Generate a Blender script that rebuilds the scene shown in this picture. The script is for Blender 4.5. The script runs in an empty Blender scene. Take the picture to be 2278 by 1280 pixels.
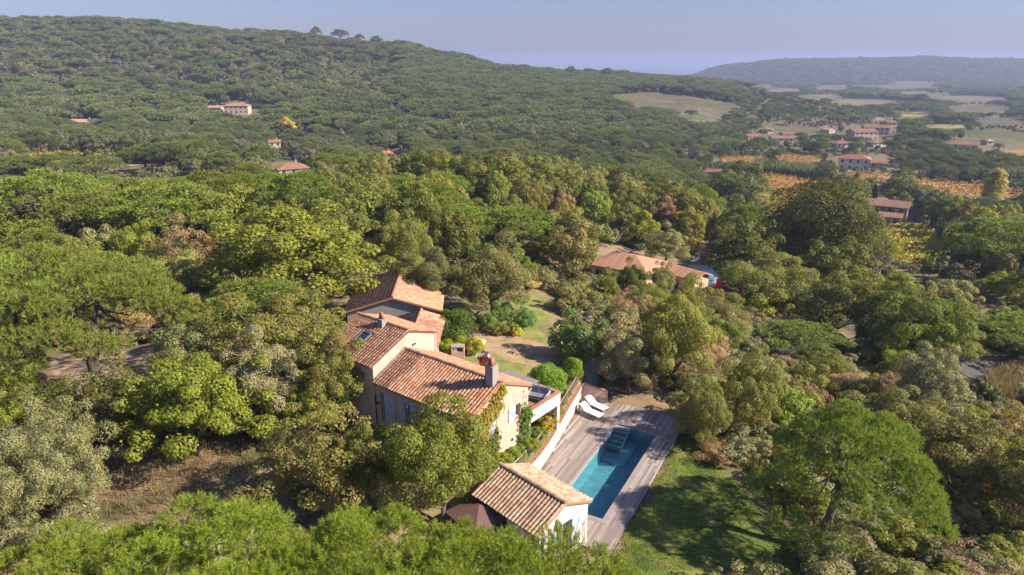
import bpy, math, random
import numpy as np
R = math.radians
# ------------------------------------------------------------------ camera, sky, sun, exposure
F_PX, CAM_H = 1520.0, 25.0                    # focal length in photo pixels (2278 wide); camera height above the pool deck
PITCH = math.atan((640 - 137) / F_PX)         # sea horizon sits at row 137 of 1280
SC = bpy.context.scene
cam_d = bpy.data.cameras.new('camera'); cam = bpy.data.objects.new('camera', cam_d)
SC.collection.objects.link(cam); SC.camera = cam
cam.location = (0, 0, CAM_H); cam.rotation_euler = (R(90) - PITCH, 0, 0)
cam_d.sensor_width = 36; cam_d.lens = 36 * F_PX / 2278; cam_d.clip_start = 0.5; cam_d.clip_end = 120000
SUN_AZ, SUN_EL = R(-12), R(34.5)              # from the right, slightly behind the camera
SUN_DIR = np.array([math.cos(SUN_EL) * math.cos(SUN_AZ), math.cos(SUN_EL) * math.sin(SUN_AZ), math.sin(SUN_EL)])
W = bpy.data.worlds.new('World'); SC.world = W; W.use_nodes = True
wn = W.node_tree.nodes; wl = W.node_tree.links
sky = wn.new('ShaderNodeTexSky'); sky.sky_type = 'NISHITA'; sky.sun_disc = False
sky.sun_elevation = SUN_EL; sky.sun_rotation = R(90) - SUN_AZ
sky.altitude = 60; sky.air_density = 1.3; sky.dust_density = 0.7; sky.ozone_density = 4.5
tint = wn.new('ShaderNodeMix'); tint.data_type = 'RGBA'; tint.blend_type = 'MULTIPLY'; tint.inputs[0].default_value = 1.0; tint.inputs[7].default_value = (0.74, 0.765, 1.17, 1)   # hazy blue air
wl.new(sky.outputs[0], tint.inputs[6]); wl.new(tint.outputs[2], wn['Background'].inputs[0]); wn['Background'].inputs[1].default_value = 0.05
sun_d = bpy.data.lights.new('sun', 'SUN'); sun_d.energy = 4.0; sun_d.angle = R(0.9); sun_d.color = (1.0, 0.89, 0.74)
sun = bpy.data.objects.new('sun', sun_d); SC.collection.objects.link(sun)
sun.rotation_euler = (R(90) - SUN_EL, 0, SUN_AZ + R(90))
SC.view_settings.view_transform = 'Standard'; SC.view_settings.look = 'None'; SC.view_settings.gamma = 1
SC.view_settings.exposure = 1.3
SC.render.engine = 'CYCLES'
cy = SC.cycles
cy.max_bounces = 7; cy.diffuse_bounces = 4; cy.glossy_bounces = 2; cy.transmission_bounces = 4
cy.transparent_max_bounces = 8; cy.volume_bounces = 0; cy.caustics_reflective = False; cy.caustics_refractive = False
cy.use_denoising = True; cy.use_adaptive_sampling = True; cy.adaptive_threshold = 0.02

# ------------------------------------------------------------------ helpers
rng = np.random.default_rng(7); random.seed(7)
COL = SC.collection
CP, SP = math.cos(PITCH), math.sin(PITCH)
def ray(u, v):
    x = (u - 1139) / F_PX; y = (640 - v) / F_PX
    return np.array([x, CP + y * SP, -SP + y * CP])
def at(u, v, z):                              # photo pixel -> point at height z
    d = ray(u, v); t = (z - CAM_H) / d[2]; return np.array([d[0] * t, d[1] * t, z])
def px(p):                                    # point -> photo pixel
    f = p[1] * CP - (p[2] - CAM_H) * SP; up = p[1] * SP + (p[2] - CAM_H) * CP
    return 1139 + F_PX * p[0] / f, 640 - F_PX * up / f
def link(o, parent=None):
    COL.objects.link(o)
    if parent is not None: o.parent = parent
    return o
def tag(o, label=None, cat=None, group=None, kind=None):
    if label: o['label'] = label
    if cat: o['category'] = cat
    if group: o['group'] = group
    if kind: o['kind'] = kind
    return o
def empty(name, loc=(0, 0, 0), rz=0):
    o = bpy.data.objects.new(name, None); o.empty_display_size = 0.2
    o.location = [float(c) for c in loc]; o.rotation_euler = (0, 0, rz); return link(o)
def np_mesh(name, verts, faces, mat, smooth=False):
    """faces: int array (n,3) or (n,4), or a list of such arrays / lists"""
    me = bpy.data.meshes.new(name)
    verts = np.asarray(verts, np.float32).reshape(-1, 3)
    fl = faces if isinstance(faces, list) else [faces]
    loops, starts, tot, s = [], [], [], 0
    for f in fl:
        f = np.asarray(f, np.int32)
        if f.size == 0: continue
        k = f.shape[1]; loops.append(f.ravel()); starts.append(s + np.arange(len(f)) * k); tot.append(np.full(len(f), k)); s += f.size
    loops = np.concatenate(loops); starts = np.concatenate(starts)
    me.vertices.add(len(verts)); me.vertices.foreach_set('co', verts.ravel())
    me.loops.add(len(loops)); me.loops.foreach_set('vertex_index', loops.astype(np.int32))
    me.polygons.add(len(starts)); me.polygons.foreach_set('loop_start', starts.astype(np.int32))
    if smooth: me.polygons.foreach_set('use_smooth', np.ones(len(starts), bool))
    me.update(calc_edges=True)
    if mat is not None: me.materials.append(mat)
    return me
class MB:
    """collects simple shapes into one mesh"""
    def __init__(s): s.v = []; s.f = []
    def add(s, vs, fs):
        o = len(s.v); s.v += [tuple(map(float, p)) for p in vs]; s.f += [[i + o for i in f] for f in fs]; return s
    def box(s, x0, x1, y0, y1, z0, z1):
        return s.add([(x0, y0, z0), (x1, y0, z0), (x1, y1, z0), (x0, y1, z0), (x0, y0, z1), (x1, y0, z1), (x1, y1, z1), (x0, y1, z1)],
                     [(0, 3, 2, 1), (4, 5, 6, 7), (0, 1, 5, 4), (1, 2, 6, 5), (2, 3, 7, 6), (3, 0, 4, 7)])
    def bar(s, a, b, w, h=None, up=(0, 0, 1)):
        a = np.array(a, float); b = np.array(b, float); h = h or w; d = b - a; d /= np.linalg.norm(d); up = np.array(up, float)
        if abs(d @ up) > 0.98: up = np.array([1.0, 0, 0])
        x = np.cross(d, up); x /= np.linalg.norm(x); y = np.cross(x, d)
        c = [(-1, -1), (1, -1), (1, 1), (-1, 1)]
        return s.add([a + x * i * w / 2 + y * j * h / 2 for i, j in c] + [b + x * i * w / 2 + y * j * h / 2 for i, j in c],
                     [(0, 1, 2, 3), (7, 6, 5, 4), (0, 4, 5, 1), (1, 5, 6, 2), (2, 6, 7, 3), (3, 7, 4, 0)])
    def tube(s, pts, rad, n=6, caps=True):
        pts = [np.array(p, float) for p in pts]; rad = rad if hasattr(rad, '__len__') else [rad] * len(pts)
        o = len(s.v); x = None
        for i, p in enumerate(pts):
            d = pts[min(i + 1, len(pts) - 1)] - pts[max(i - 1, 0)]; d /= max(np.linalg.norm(d), 1e-9)
            if x is None: x = np.cross(d, (0.31, 0.95, 0.05) if abs(d[1]) < 0.9 else (1, 0, 0))
            x = x - d * (x @ d); x /= np.linalg.norm(x); y = np.cross(d, x)
            for k in range(n):
                a = 2 * math.pi * k / n; s.v.append(tuple(p + (x * math.cos(a) + y * math.sin(a)) * rad[i]))
        for i in range(len(pts) - 1):
            for k in range(n): s.f.append([o + i * n + k, o + i * n + (k + 1) % n, o + (i + 1) * n + (k + 1) % n, o + (i + 1) * n + k])
        if caps: s.f.append([o + k for k in range(n)][::-1]); s.f.append([o + (len(pts) - 1) * n + k for k in range(n)])
        return s
    def lathe(s, prof, c=(0, 0, 0), n=10):
        o = len(s.v)
        for r, z in prof:
            for k in range(n): a = 2 * math.pi * k / n; s.v.append((c[0] + r * math.cos(a), c[1] + r * math.sin(a), c[2] + z))
        for i in range(len(prof) - 1):
            for k in range(n): s.f.append([o + i * n + k, o + i * n + (k + 1) % n, o + (i + 1) * n + (k + 1) % n, o + (i + 1) * n + k])
        s.f.append([o + k for k in range(n)][::-1]); s.f.append([o + (len(prof) - 1) * n + k for k in range(n)]); return s
    def mesh(s, name, mat, smooth=False):
        me = bpy.data.meshes.new(name); me.from_pydata(s.v, [], s.f); me.update()
        if mat is not None: me.materials.append(mat)
        if smooth: me.polygons.foreach_set('use_smooth', np.ones(len(me.polygons), bool))
        return me
    def build(s, name, mat, parent=None, smooth=False, xf=None):
        o = bpy.data.objects.new(name, s.mesh(name, mat, smooth))
        if xf is not None: o.location = xf
        return link(o, parent)

# ------------------------------------------------------------------ materials
MATS = {}
def newmat(name):
    m = bpy.data.materials.new(name); m.use_nodes = True; nt = m.node_tree; MATS[name] = m
    return m, nt.nodes, nt.links, nt.nodes['Principled BSDF']
def nd(n, t, **kw):
    q = n.new(t)
    for k, v in kw.items():
        if k in q.inputs: q.inputs[k].default_value = v
        else: setattr(q, k, v)
    return q
def mixc(n, l, fac, a, b, mode='MIX'):
    q = n.new('ShaderNodeMix'); q.data_type = 'RGBA'; q.blend_type = mode
    for i, s in ((0, fac), (6, a), (7, b)):
        if isinstance(s, (int, float)): q.inputs[i].default_value = s
        elif isinstance(s, tuple): q.inputs[i].default_value = s if len(s) == 4 else s + (1,)
        else: l.new(s, q.inputs[i])
    return q.outputs[2]
def ramp(n, l, fac, stops, interp='LINEAR'):
    q = n.new('ShaderNodeValToRGB'); q.color_ramp.interpolation = interp; e = q.color_ramp.elements
    while len(e) > 1: e.remove(e[-1])
    for i, (p, c) in enumerate(stops):
        s = e[0] if i == 0 else e.new(p); s.position = p; s.color = (c, c, c, 1) if isinstance(c, (int, float)) else c + (1,)
    l.new(fac, q.inputs[0]); return q.outputs[0]
def math_(n, l, op, a, b=None):
    q = n.new('ShaderNodeMath'); q.operation = op
    for i, s in enumerate((a, b)):
        if s is None: continue
        if isinstance(s, (int, float)): q.inputs[i].default_value = s
        else: l.new(s, q.inputs[i])
    return q.outputs[0]
def noise(n, l, scale, detail=4, rough=0.6, vec=None, out='Fac'):
    q = nd(n, 'ShaderNodeTexNoise', Scale=scale, Detail=detail, Roughness=rough)
    if vec is not None: l.new(vec, q.inputs['Vector'])
    return q.outputs[0 if out == 'Fac' else 1]
def pos(n): return n.new('ShaderNodeNewGeometry').outputs['Position']
def bump(n, l, p, h, strength, dist=0.05):
    b = nd(n, 'ShaderNodeBump', Strength=strength, Distance=dist); l.new(h, b.inputs['Height']); l.new(b.outputs[0], p.inputs['Normal'])
def leafmat(name, yellow=(0.30, 0.24, 0.04), far=False, trans=0.42, var=0.5, ymix=0.25, stops=None):
    m, n, l, p = newmat(name)
    g = n.new('ShaderNodeNewGeometry'); oi = n.new('ShaderNodeObjectInfo'); tc = n.new('ShaderNodeTexCoord')
    base = oi.outputs['Color'] if stops is None else ramp(n, l, oi.outputs['Random'], stops)
    isl = g.outputs['Random Per Island']
    br = math_(n, l, 'ADD', math_(n, l, 'MULTIPLY', isl, var * 1.3), 1.0 - var * 0.6)
    c = mixc(n, l, 1.0, base, mixc(n, l, 1.0, (1, 1, 1), br, 'MULTIPLY'), 'MULTIPLY')
    nf = noise(n, l, 0.55, 2, 0.5, tc.outputs['Object'])
    yf = math_(n, l, 'MULTIPLY', ramp(n, l, nf, [(0.45, 0.0), (0.7, 1.0)]), ymix)
    c = mixc(n, l, yf, c, yellow)
    if far: c = mixc(n, l, math_(n, l, 'MULTIPLY', ramp(n, l, noise(n, l, 0.007, 4, .6, g.outputs['Position']), [(.42, 0.0), (.62, 1.0)]), .55), c, (.165, .145, .10))
    l.new(c, p.inputs['Base Color']); p.inputs['Roughness'].default_value = 0.55; p.inputs['Specular IOR Level'].default_value = 0.25
    tr = n.new('ShaderNodeBsdfTranslucent'); l.new(mixc(n, l, 1.0, c, (1.15, 1.1, 0.55), 'MULTIPLY'), tr.inputs['Color'])
    mx = nd(n, 'ShaderNodeMixShader', Fac=trans); l.new(p.outputs[0], mx.inputs[1]); l.new(tr.outputs[0], mx.inputs[2])
    l.new(mx.outputs[0], n['Material Output'].inputs['Surface']); return m
def plain(name, col, rough=0.6, metal=0.0, nscale=None, namt=0.15, spec=0.4):
    m, n, l, p = newmat(name); p.inputs['Roughness'].default_value = rough; p.inputs['Metallic'].default_value = metal
    p.inputs['Specular IOR Level'].default_value = spec
    f = noise(n, l, nscale or 3.0, 5, 0.65, pos(n))
    k = ramp(n, l, f, [(0.3, 1 - namt), (0.7, 1 + namt * 0.6)])
    l.new(mixc(n, l, 1.0, col, k, 'MULTIPLY'), p.inputs['Base Color']); return m
M_leaf = leafmat('leaf')
M_pine = leafmat('pine_needles', yellow=(0.20, 0.24, 0.04), trans=0.32, var=0.45, ymix=0.3)
M_olive = leafmat('olive_leaf', yellow=(0.20, 0.19, 0.11), trans=0.2, var=0.6, ymix=0.3)
M_dry = leafmat('dry_leaf', yellow=(0.28, 0.20, 0.12), trans=0.2, var=0.6, ymix=0.4)
M_farpine = leafmat('wood_pine_leaf', yellow=(0.17, 0.21, 0.05), trans=0.25, var=0.25, ymix=0.15,
    stops=[(0.0, (0.125, 0.155, 0.052)), (0.5, (0.185, 0.225, 0.068)), (0.85, (0.235, 0.275, 0.078)), (1.0, (0.25, 0.24, 0.11))])
M_faroak = leafmat('wood_oak_leaf', far=True, yellow=(0.17, 0.15, 0.05), trans=0.25, var=0.3, ymix=0.25,
    stops=[(0.0, (0.10, 0.112, 0.05)), (0.3, (0.165, 0.178, 0.066)), (0.6, (0.21, 0.22, 0.082)), (0.82, (0.25, 0.25, 0.10)), (0.93, (0.27, 0.24, 0.13)), (1.0, (0.29, 0.24, 0.155))])
def barkmat():
    m, n, l, p = newmat('bark'); tc = n.new('ShaderNodeTexCoord')
    mp = nd(n, 'ShaderNodeMapping'); mp.inputs['Scale'].default_value = (6, 6, 1.5); l.new(tc.outputs['Object'], mp.inputs['Vector'])
    f = noise(n, l, 2.0, 6, 0.7, mp.outputs[0])
    l.new(ramp(n, l, f, [(0.3, (0.05, 0.038, 0.028)), (0.55, (0.14, 0.105, 0.08)), (0.75, (0.26, 0.21, 0.17))]), p.inputs['Base Color'])
    p.inputs['Roughness'].default_value = 0.9; bump(n, l, p, f, 0.8, 0.05); return m
M_bark = barkmat()
def stucco(name, col, stain=(0.33, 0.27, 0.21), amt=0.75):
    m, n, l, p = newmat(name); ps = pos(n)
    a = noise(n, l, 0.9, 6, 0.65, ps)
    mp = nd(n, 'ShaderNodeMapping'); mp.inputs['Scale'].default_value = (2.6, 2.6, 0.22); l.new(ps, mp.inputs['Vector'])
    b = noise(n, l, 1.3, 5, 0.7, mp.outputs[0])
    f = math_(n, l, 'MULTIPLY', math_(n, l, 'ADD', ramp(n, l, a, [(0.42, 0.0), (0.75, 0.6)]), ramp(n, l, b, [(0.48, 0.0), (0.75, 0.75)])), amt)
    c = mixc(n, l, f, col, stain)
    fine = noise(n, l, 40, 3, 0.6, ps)
    c = mixc(n, l, 1.0, c, ramp(n, l, fine, [(0.3, 0.9), (0.7, 1.05)]), 'MULTIPLY')
    l.new(c, p.inputs['Base Color']); p.inputs['Roughness'].default_value = 0.9; p.inputs['Specular IOR Level'].default_value = 0.2
    bump(n, l, p, fine, 0.25, 0.01); return m
M_stucco = stucco('stucco_cream', (0.62, 0.475, 0.355))
M_white = stucco('stucco_white', (0.78, 0.70, 0.60), (0.5, 0.42, 0.34), 0.5)
M_farwhite = stucco('stucco_offwhite', (0.58, 0.51, 0.43), (0.35, 0.3, 0.25), 0.5)
M_grey = stucco('stucco_grey', (0.36, 0.33, 0.30), (0.2, 0.17, 0.15), 0.6)
M_pinkwall = stucco('stucco_pink', (0.58, 0.40, 0.31), (0.38, 0.27, 0.22), 0.4)
M_stone = stucco('stone_wall', (0.36, 0.29, 0.23), (0.2, 0.16, 0.13), 0.7)
def tilemat(name, stops, lichen=(0.30, 0.27, 0.20), lamt=0.5):
    m, n, l, p = newmat(name); g = n.new('ShaderNodeNewGeometry'); oi = n.new('ShaderNodeObjectInfo')
    f = math_(n, l, 'FRACT', math_(n, l, 'ADD', math_(n, l, 'MULTIPLY', oi.outputs['Random'], 7.31), math_(n, l, 'MULTIPLY', g.outputs['Random Per Island'], 5.77)))
    c = ramp(n, l, f, stops)
    big = noise(n, l, 0.8, 4, 0.6, g.outputs['Position']); sm = noise(n, l, 9.0, 5, 0.7, g.outputs['Position'])
    lf = math_(n, l, 'MULTIPLY', math_(n, l, 'MULTIPLY', ramp(n, l, big, [(0.35, 0.25), (0.65, 1.0)]), ramp(n, l, sm, [(0.45, 0.0), (0.62, 1.0)])), lamt)
    c = mixc(n, l, lf, c, lichen)
    d = ramp(n, l, noise(n, l, 22.0, 3, 0.6, g.outputs['Position']), [(0.3, 0.72), (0.6, 1.05)])
    c = mixc(n, l, 1.0, c, d, 'MULTIPLY')
    l.new(c, p.inputs['Base Color']); p.inputs['Roughness'].default_value = 0.85; p.inputs['Specular IOR Level'].default_value = 0.25
    bump(n, l, p, sm, 0.4, 0.01); return m
M_tile = tilemat('clay_tile', [(0.0, (0.34, 0.15, 0.09)), (0.25, (0.44, 0.19, 0.105)), (0.5, (0.52, 0.25, 0.14)), (0.75, (0.55, 0.31, 0.19)), (0.9, (0.60, 0.26, 0.12)), (1.0, (0.54, 0.40, 0.28))], lamt=0.65)
M_tileold = tilemat('weathered_tile', [(0.0, (0.34, 0.21, 0.14)), (0.3, (0.44, 0.28, 0.18)), (0.55, (0.52, 0.36, 0.23)), (0.8, (0.56, 0.42, 0.29)), (0.93, (0.60, 0.33, 0.17)), (1.0, (0.56, 0.46, 0.34))], lamt=0.6)
M_pan = plain('pan_tile', (0.22, 0.095, 0.055), 0.9, nscale=6, namt=0.4)
M_tilefar = tilemat('far_tile', [(0.0, (0.40, 0.20, 0.12)), (0.5, (0.48, 0.27, 0.17)), (1.0, (0.52, 0.33, 0.22))], lamt=0.35)
M_tilered = tilemat('far_red_tile', [(0.0, (0.42, 0.18, 0.105)), (1.0, (0.50, 0.25, 0.15))], lamt=0.35)
M_shut = plain('blue_grey_shutter', (0.50, 0.52, 0.58), 0.6, nscale=5)
M_dark = plain('dark_opening', (0.025, 0.022, 0.02), 0.8)
M_iron = plain('iron', (0.10, 0.10, 0.10), 0.5, 0.4)
M_rail = plain('galvanised_rail', (0.42, 0.40, 0.36), 0.45, 0.5)
M_greymetal = plain('grey_painted_metal', (0.16, 0.16, 0.18), 0.5)
M_whitemetal = plain('white_metal', (0.75, 0.75, 0.75), 0.4)
M_fabric = plain('white_fabric', (0.82, 0.79, 0.74), 0.9, namt=0.05)
M_cushion = plain('grey_cushion', (0.20, 0.20, 0.24), 0.9)
M_awning = plain('taupe_awning', (0.24, 0.21, 0.18), 0.85)
M_brown = plain('brown_canvas', (0.15, 0.085, 0.07), 0.85, namt=0.1)
M_brick = plain('terracotta_coping', (0.42, 0.20, 0.12), 0.85, nscale=14, namt=0.45)
M_floor = plain('terracotta_floor', (0.34, 0.18, 0.12), 0.8, nscale=8, namt=0.3)
M_darkwood = plain('dark_wood', (0.13, 0.09, 0.065), 0.8)
M_gravel = plain('beige_paving', (0.42, 0.36, 0.29), 0.9, nscale=9, namt=0.2)
def glassy(name, col, rough=0.08):
    m, n, l, p = newmat(name); p.inputs['Base Color'].default_value = col + (1,); p.inputs['Roughness'].default_value = rough
    p.inputs['Specular IOR Level'].default_value = 0.8; return m
M_glass = glassy('window_glass', (0.03, 0.04, 0.045)); M_carpaint = glassy('car_paint', (0.62, 0.66, 0.70), 0.2); M_tyre = plain('rubber', (0.02, 0.02, 0.02), 0.8)
# ------------------------------------------------------------------ terrain
WALL_Y = np.array([33.0, 34.0, 35.5, 37.9, 39.5, 42.3, 44.4, 46.0, 47.5]); WALL_X = np.array([-1.0, -0.35, 0.45, 1.76, 2.45, 3.5, 4.25, 4.85, 5.4])   # retaining wall foot
def wall_x(y): return np.interp(y, WALL_Y, WALL_X, left=None, right=None) + np.where(np.asarray(y) > 47.5, (np.asarray(y) - 47.5) * 0.5, 0) + np.where(np.asarray(y) < 33, (np.asarray(y) - 33) * 0.6, 0)
UPPER = np.array([(0.8, 38, 2.1), (-0.8, 36, 2.4), (-2.4, 34, 2.2), (2.9, 42.2, 1.75), (4.2, 46.5, 1.5), (2.9, 43.4, 1.45), (1.2, 38.8, 1.5), (0, 36.2, 1.5), (5, 50, 1.9), (2, 50, 2.1), (-2, 50, 2.3), (-8, 42, 3.0), (-10, 46, 3.0), (-5.5, 37, 2.8), (-14, 52, 2.6), (-8, 60, 2.2),
    (0, 60, 1.8), (8, 58, 0.9), (-14, 42, 2.8), (-20, 46, 2.4), (-22, 56, 2.0), (-6, 33, 1.5), (-3, 31, 0.8), (-12, 33, 1.2), (-15, 38, 1.9), (-25, 36, 1.2), (-10, 27, 0.4), (-20, 25, 0.2), (0, 26, 0.0), (0, 80, 0.5), (-20, 80, 0.6), (-40, 60, 0.8), (-40, 40, 0.8), (0, 15, -0.5), (-20, 10, -0.5), (-60, 70, 0.5), (-60, 30, 0.3), (12, 75, -1.0), (10, 66, 0.2)], float)
LOWER = np.array([(0, 26, 0.0), (6, 28, -0.15), (6, 32, -0.1), (10, 35, -0.25), (9, 40, -0.12), (14, 40, -0.6), (14, 46, -0.2), (10, 50, 0.5), (9, 47.5, 0.0), (12, 46, -0.05), (20, 40, -1.8), (20, 50, -1.5), (30, 50, -3), (30, 40, -3.2), (25, 32, -2), (15, 28, -0.8), (40, 60, -4.5), (48, 65, -5),
    (20, 70, -2.4), (10, 66, 0.2), (12, 75, -1.0), (35, 80, -6), (20, 12, -1.5), (0, 15, -0.5), (45, 40, -4.5), (60, 60, -6), (22, 90, -4.5), (8, 58, 0.9), (45, 25, -4)], float)
def shep(P, x, y):
    num = np.zeros_like(x); den = np.zeros_like(x)
    for a, b, c in P:
        w = 1.0 / ((x - a) ** 2 + (y - b) ** 2 + 1.2) ** 1.8; num += w * c; den += w
    return num / den
FAR = {  # photo column -> (depth, ground height)
    -400: [(60, .5), (110, -2.5), (150, -7), (200, -11), (300, -13), (400, -16), (480, -12), (600, 5), (750, 35), (900, 66), (1000, 74), (1200, 64), (2000, 0), (3000, -95)],
    0:    [(60, .5), (110, -2.5), (150, -7), (200, -11), (300, -13), (400, -17), (480, -13), (600, 5), (750, 36), (900, 68), (1000, 74), (1200, 60), (2000, 0), (3000, -95)],
    300:  [(60, .8), (110, -2), (150, -6), (200, -11), (300, -13), (400, -20), (480, -15), (600, 2), (750, 34), (900, 68), (1000, 72), (1200, 60), (2000, -10), (3000, -95)],
    600:  [(60, 1.5), (110, -.5), (145, -2.5), (200, -10), (260, -16), (400, -24), (480, -18), (600, -3), (750, 26), (900, 56), (1000, 58), (1200, 45), (2000, -40), (3000, -95)],
    900:  [(60, 1.8), (110, 0), (150, -3.5), (200, -10), (270, -19), (400, -24), (480, -20), (600, -8), (750, 15), (900, 37), (1000, 42), (1200, 25), (2000, -70), (3000, -95)],
    1000: [(60, 1.8), (110, -.3), (150, -3.8), (200, -10), (270, -20), (400, -24), (480, -20), (600, -9), (750, 10), (900, 25), (1000, 29), (1200, 12), (2000, -80), (3000, -95)],
    1140: [(60, 1.5), (110, -1), (150, -4), (200, -10), (270, -20), (350, -24), (450, -21), (600, -11), (750, 0), (900, 7), (1000, 10), (1200, -2), (1500, -40), (2000, -92), (3000, -95)],
    1300: [(60, .6), (100, -2.5), (145, -5), (200, -13), (270, -22), (350, -26), (450, -24), (600, -17), (750, -8), (900, 0), (1000, 4), (1200, -6), (1500, -45), (2000, -92), (3000, -95)],
    1500: [(60, -1), (100, -5), (130, -7), (160, -11), (220, -20), (300, -26), (400, -28), (500, -27), (600, -23), (700, -17), (850, -7), (1000, -2), (1150, -8), (1500, -45), (2000, -80), (2400, -80), (2600, -50), (3000, -34), (3400, -60), (4500, -95)],
    1600: [(60, -2), (100, -6), (130, -9), (200, -20), (260, -25), (400, -29), (600, -27), (700, -22), (850, -12), (950, -8), (1100, -14), (1500, -40), (2000, -55), (2400, -55), (2700, -20), (3000, 12), (3400, 0), (4500, -95)],
    1700: [(60, -3), (100, -7), (150, -14), (200, -20), (270, -26), (400, -29), (600, -30), (750, -22), (850, -15), (1000, -21), (1300, -38), (2000, -48), (2300, -46), (2600, -15), (3000, 31), (3400, 25), (4500, -95)],
    2000: [(60, -4), (80, -5.5), (110, -9), (150, -15), (200, -21.5), (270, -26), (400, -29), (700, -31), (1000, -34), (1500, -40), (2000, -46), (2300, -42), (2600, -10), (3000, 43), (3400, 30), (4500, -95)],
    2300: [(60, -4.3), (75, -5.2), (110, -9), (150, -15), (200, -21), (300, -27), (700, -31), (1000, -34), (1500, -40), (2000, -46), (2300, -42), (2600, -10), (3000, 30), (3400, 20), (4500, -95)],
    2700: [(60, -4.3), (110, -9), (150, -15), (200, -21), (300, -27), (700, -31), (1000, -34), (1500, -40), (2000, -46), (2300, -42), (2600, -10), (3000, 25), (3400, 20), (4500, -95)],
}
FU = np.array(sorted(FAR)); FD = np.geomspace(50, 5000, 90); FT = np.array([np.interp(FD, *np.array(FAR[u]).T) for u in FU])
for _ in range(2):                                                       # soften the profile
    FT[:, 1:-1] = (FT[:, :-2] + 2 * FT[:, 1:-1] + FT[:, 2:]) / 4
def far_z(x, y):
    y = np.maximum(y, 1e-3); u = 1139 + F_PX * x / y / 1.0; u = np.clip(u, FU[0], FU[-1]); d = np.clip(y, FD[0], FD[-1])
    i = np.clip(np.searchsorted(FU, u) - 1, 0, len(FU) - 2); a = (u - FU[i]) / (FU[i + 1] - FU[i]); a = a * a * (3 - 2 * a)
    t = np.log(d / FD[0]) / np.log(FD[1] / FD[0]); j = np.clip(t.astype(int), 0, len(FD) - 2); b = np.clip(t - j, 0, 1)
    z0 = FT[i, j] * (1 - b) + FT[i, j + 1] * b; z1 = FT[i + 1, j] * (1 - b) + FT[i + 1, j + 1] * b
    return z0 * (1 - a) + z1 * a
def sst(a, b, t): t = np.clip((t - a) / (b - a), 0, 1); return t * t * (3 - 2 * t)
POOL_A, POOL_B = np.array([5.2, 33.14]), np.array([10.27, 42.65])           # right edge of the pool, near and far
PD = (POOL_B - POOL_A) / np.linalg.norm(POOL_B - POOL_A); PN = np.array([-PD[1], PD[0]]); PL, PW = 10.78, 2.94
def pool_uv(x, y): return (x - POOL_A[0]) * PD[0] + (y - POOL_A[1]) * PD[1], (x - POOL_A[0]) * PN[0] + (y - POOL_A[1]) * PN[1]
DECK = [(5.29, 30.37), (12.59, 44.23), (11.71, 45.16), (10.55, 46.06), (9.14, 46.77), (8.0, 47.05), (7.4, 47.3), (5.55, 47.45)] + \
       [(wall_x(y) + 0.02, y) for y in (46, 44.4, 42.3, 39.5, 37.9, 36.6)] + [(0.7, 34.7), (3.9, 31.35), (3.7, 31.0), (4.85, 30.1)]
def inpoly(poly, x, y):
    x = np.asarray(x, float); y = np.asarray(y, float); r = np.zeros(x.shape, bool); n = len(poly)
    for i in range(n):
        (x0, y0), (x1, y1) = poly[i][:2], poly[(i + 1) % n][:2]
        if y0 == y1: continue
        r ^= ((y0 > y) != (y1 > y)) & (x < (x1 - x0) * (y - y0) / (y1 - y0) + x0)
    return r
def G(x, y):
    x = np.asarray(x, float); y = np.asarray(y, float)
    zu, zl = shep(UPPER, x, y), shep(LOWER, x, y); xw = wall_x(y)
    k = np.where((y > 34) & (y < 47.6), 0.12, np.where(y >= 47.6, 0.2 + (y - 47.6) * 0.5, 0.2 + (34 - y) * 0.5))
    s = sst(-1, 1, (x - xw + 0.16) / k)
    zn = zu * (1 - s) + zl * s
    rr = np.hypot(x, y); b = sst(62, 100, rr)
    z = zn * (1 - b) + far_z(x, y) * b
    z = z + b * (np.sin(x * 0.045 + 1.3) * np.cos(y * 0.038) * 0.7 + np.sin(x * 0.013 - y * 0.017) * 1.2)
    z = z + (1 - s) * 0 + np.where(rr < 100, 0.04 * np.sin(x * 1.7) * np.sin(y * 1.3 + x), 0)
    pu, pv = pool_uv(x, y)
    dk = inpoly(DECK, x, y); z = np.where(dk, np.minimum(z, -0.1), z)
    inp = (pu > -0.25) & (pu < PL + 0.25) & (pv > -0.25) & (pv < PW + 0.25); z = np.where(inp, -2.4, z)
    return z
def g1(x, y): return float(G(np.array([x]), np.array([y]))[0])
def gp(u, v, dz=0.0, tmax=6000):                                           # photo pixel -> point on the terrain
    d = ray(u, v); ts = np.geomspace(12, tmax, 1500); X, Y, Z = d[0] * ts, d[1] * ts, CAM_H + d[2] * ts
    h = Z - (G(X, Y) + dz); i = int(np.argmax(h < 0)) if (h < 0).any() else len(ts) - 1
    a, b = (ts[i - 1], ts[i]) if i else (ts[0], ts[0])
    for _ in range(20):
        m = (a + b) / 2
        if CAM_H + d[2] * m - g1(d[0] * m, d[1] * m) - dz < 0: b = m
        else: a = m
    return np.array([d[0] * b, d[1] * b, g1(d[0] * b, d[1] * b)])
def grow(start, step, end, g=1.055):
    o = [start]; s = step
    while abs(o[-1]) < abs(end) or (end > 0) != (o[-1] > 0) and abs(o[-1] - end) > 1e-6 and len(o) < 400:
        o.append(o[-1] + s * (1 if end > start else -1)); s *= g
        if (end > start and o[-1] >= end) or (end < start and o[-1] <= end): break
    return o
def axis(a, b, step, lo, hi, g):
    mid = list(np.arange(a, b + 1e-6, step)); return np.array(grow(a, step, lo, g)[1:][::-1] + mid + grow(b, step, hi, g)[1:])
xs = axis(-10, 16, 0.24, -5200, 5200, 1.06); ys = axis(28, 52, 0.24, -60, 5200, 1.05)
XX, YY = np.meshgrid(xs, ys); ZZ = G(XX, YY)
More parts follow.
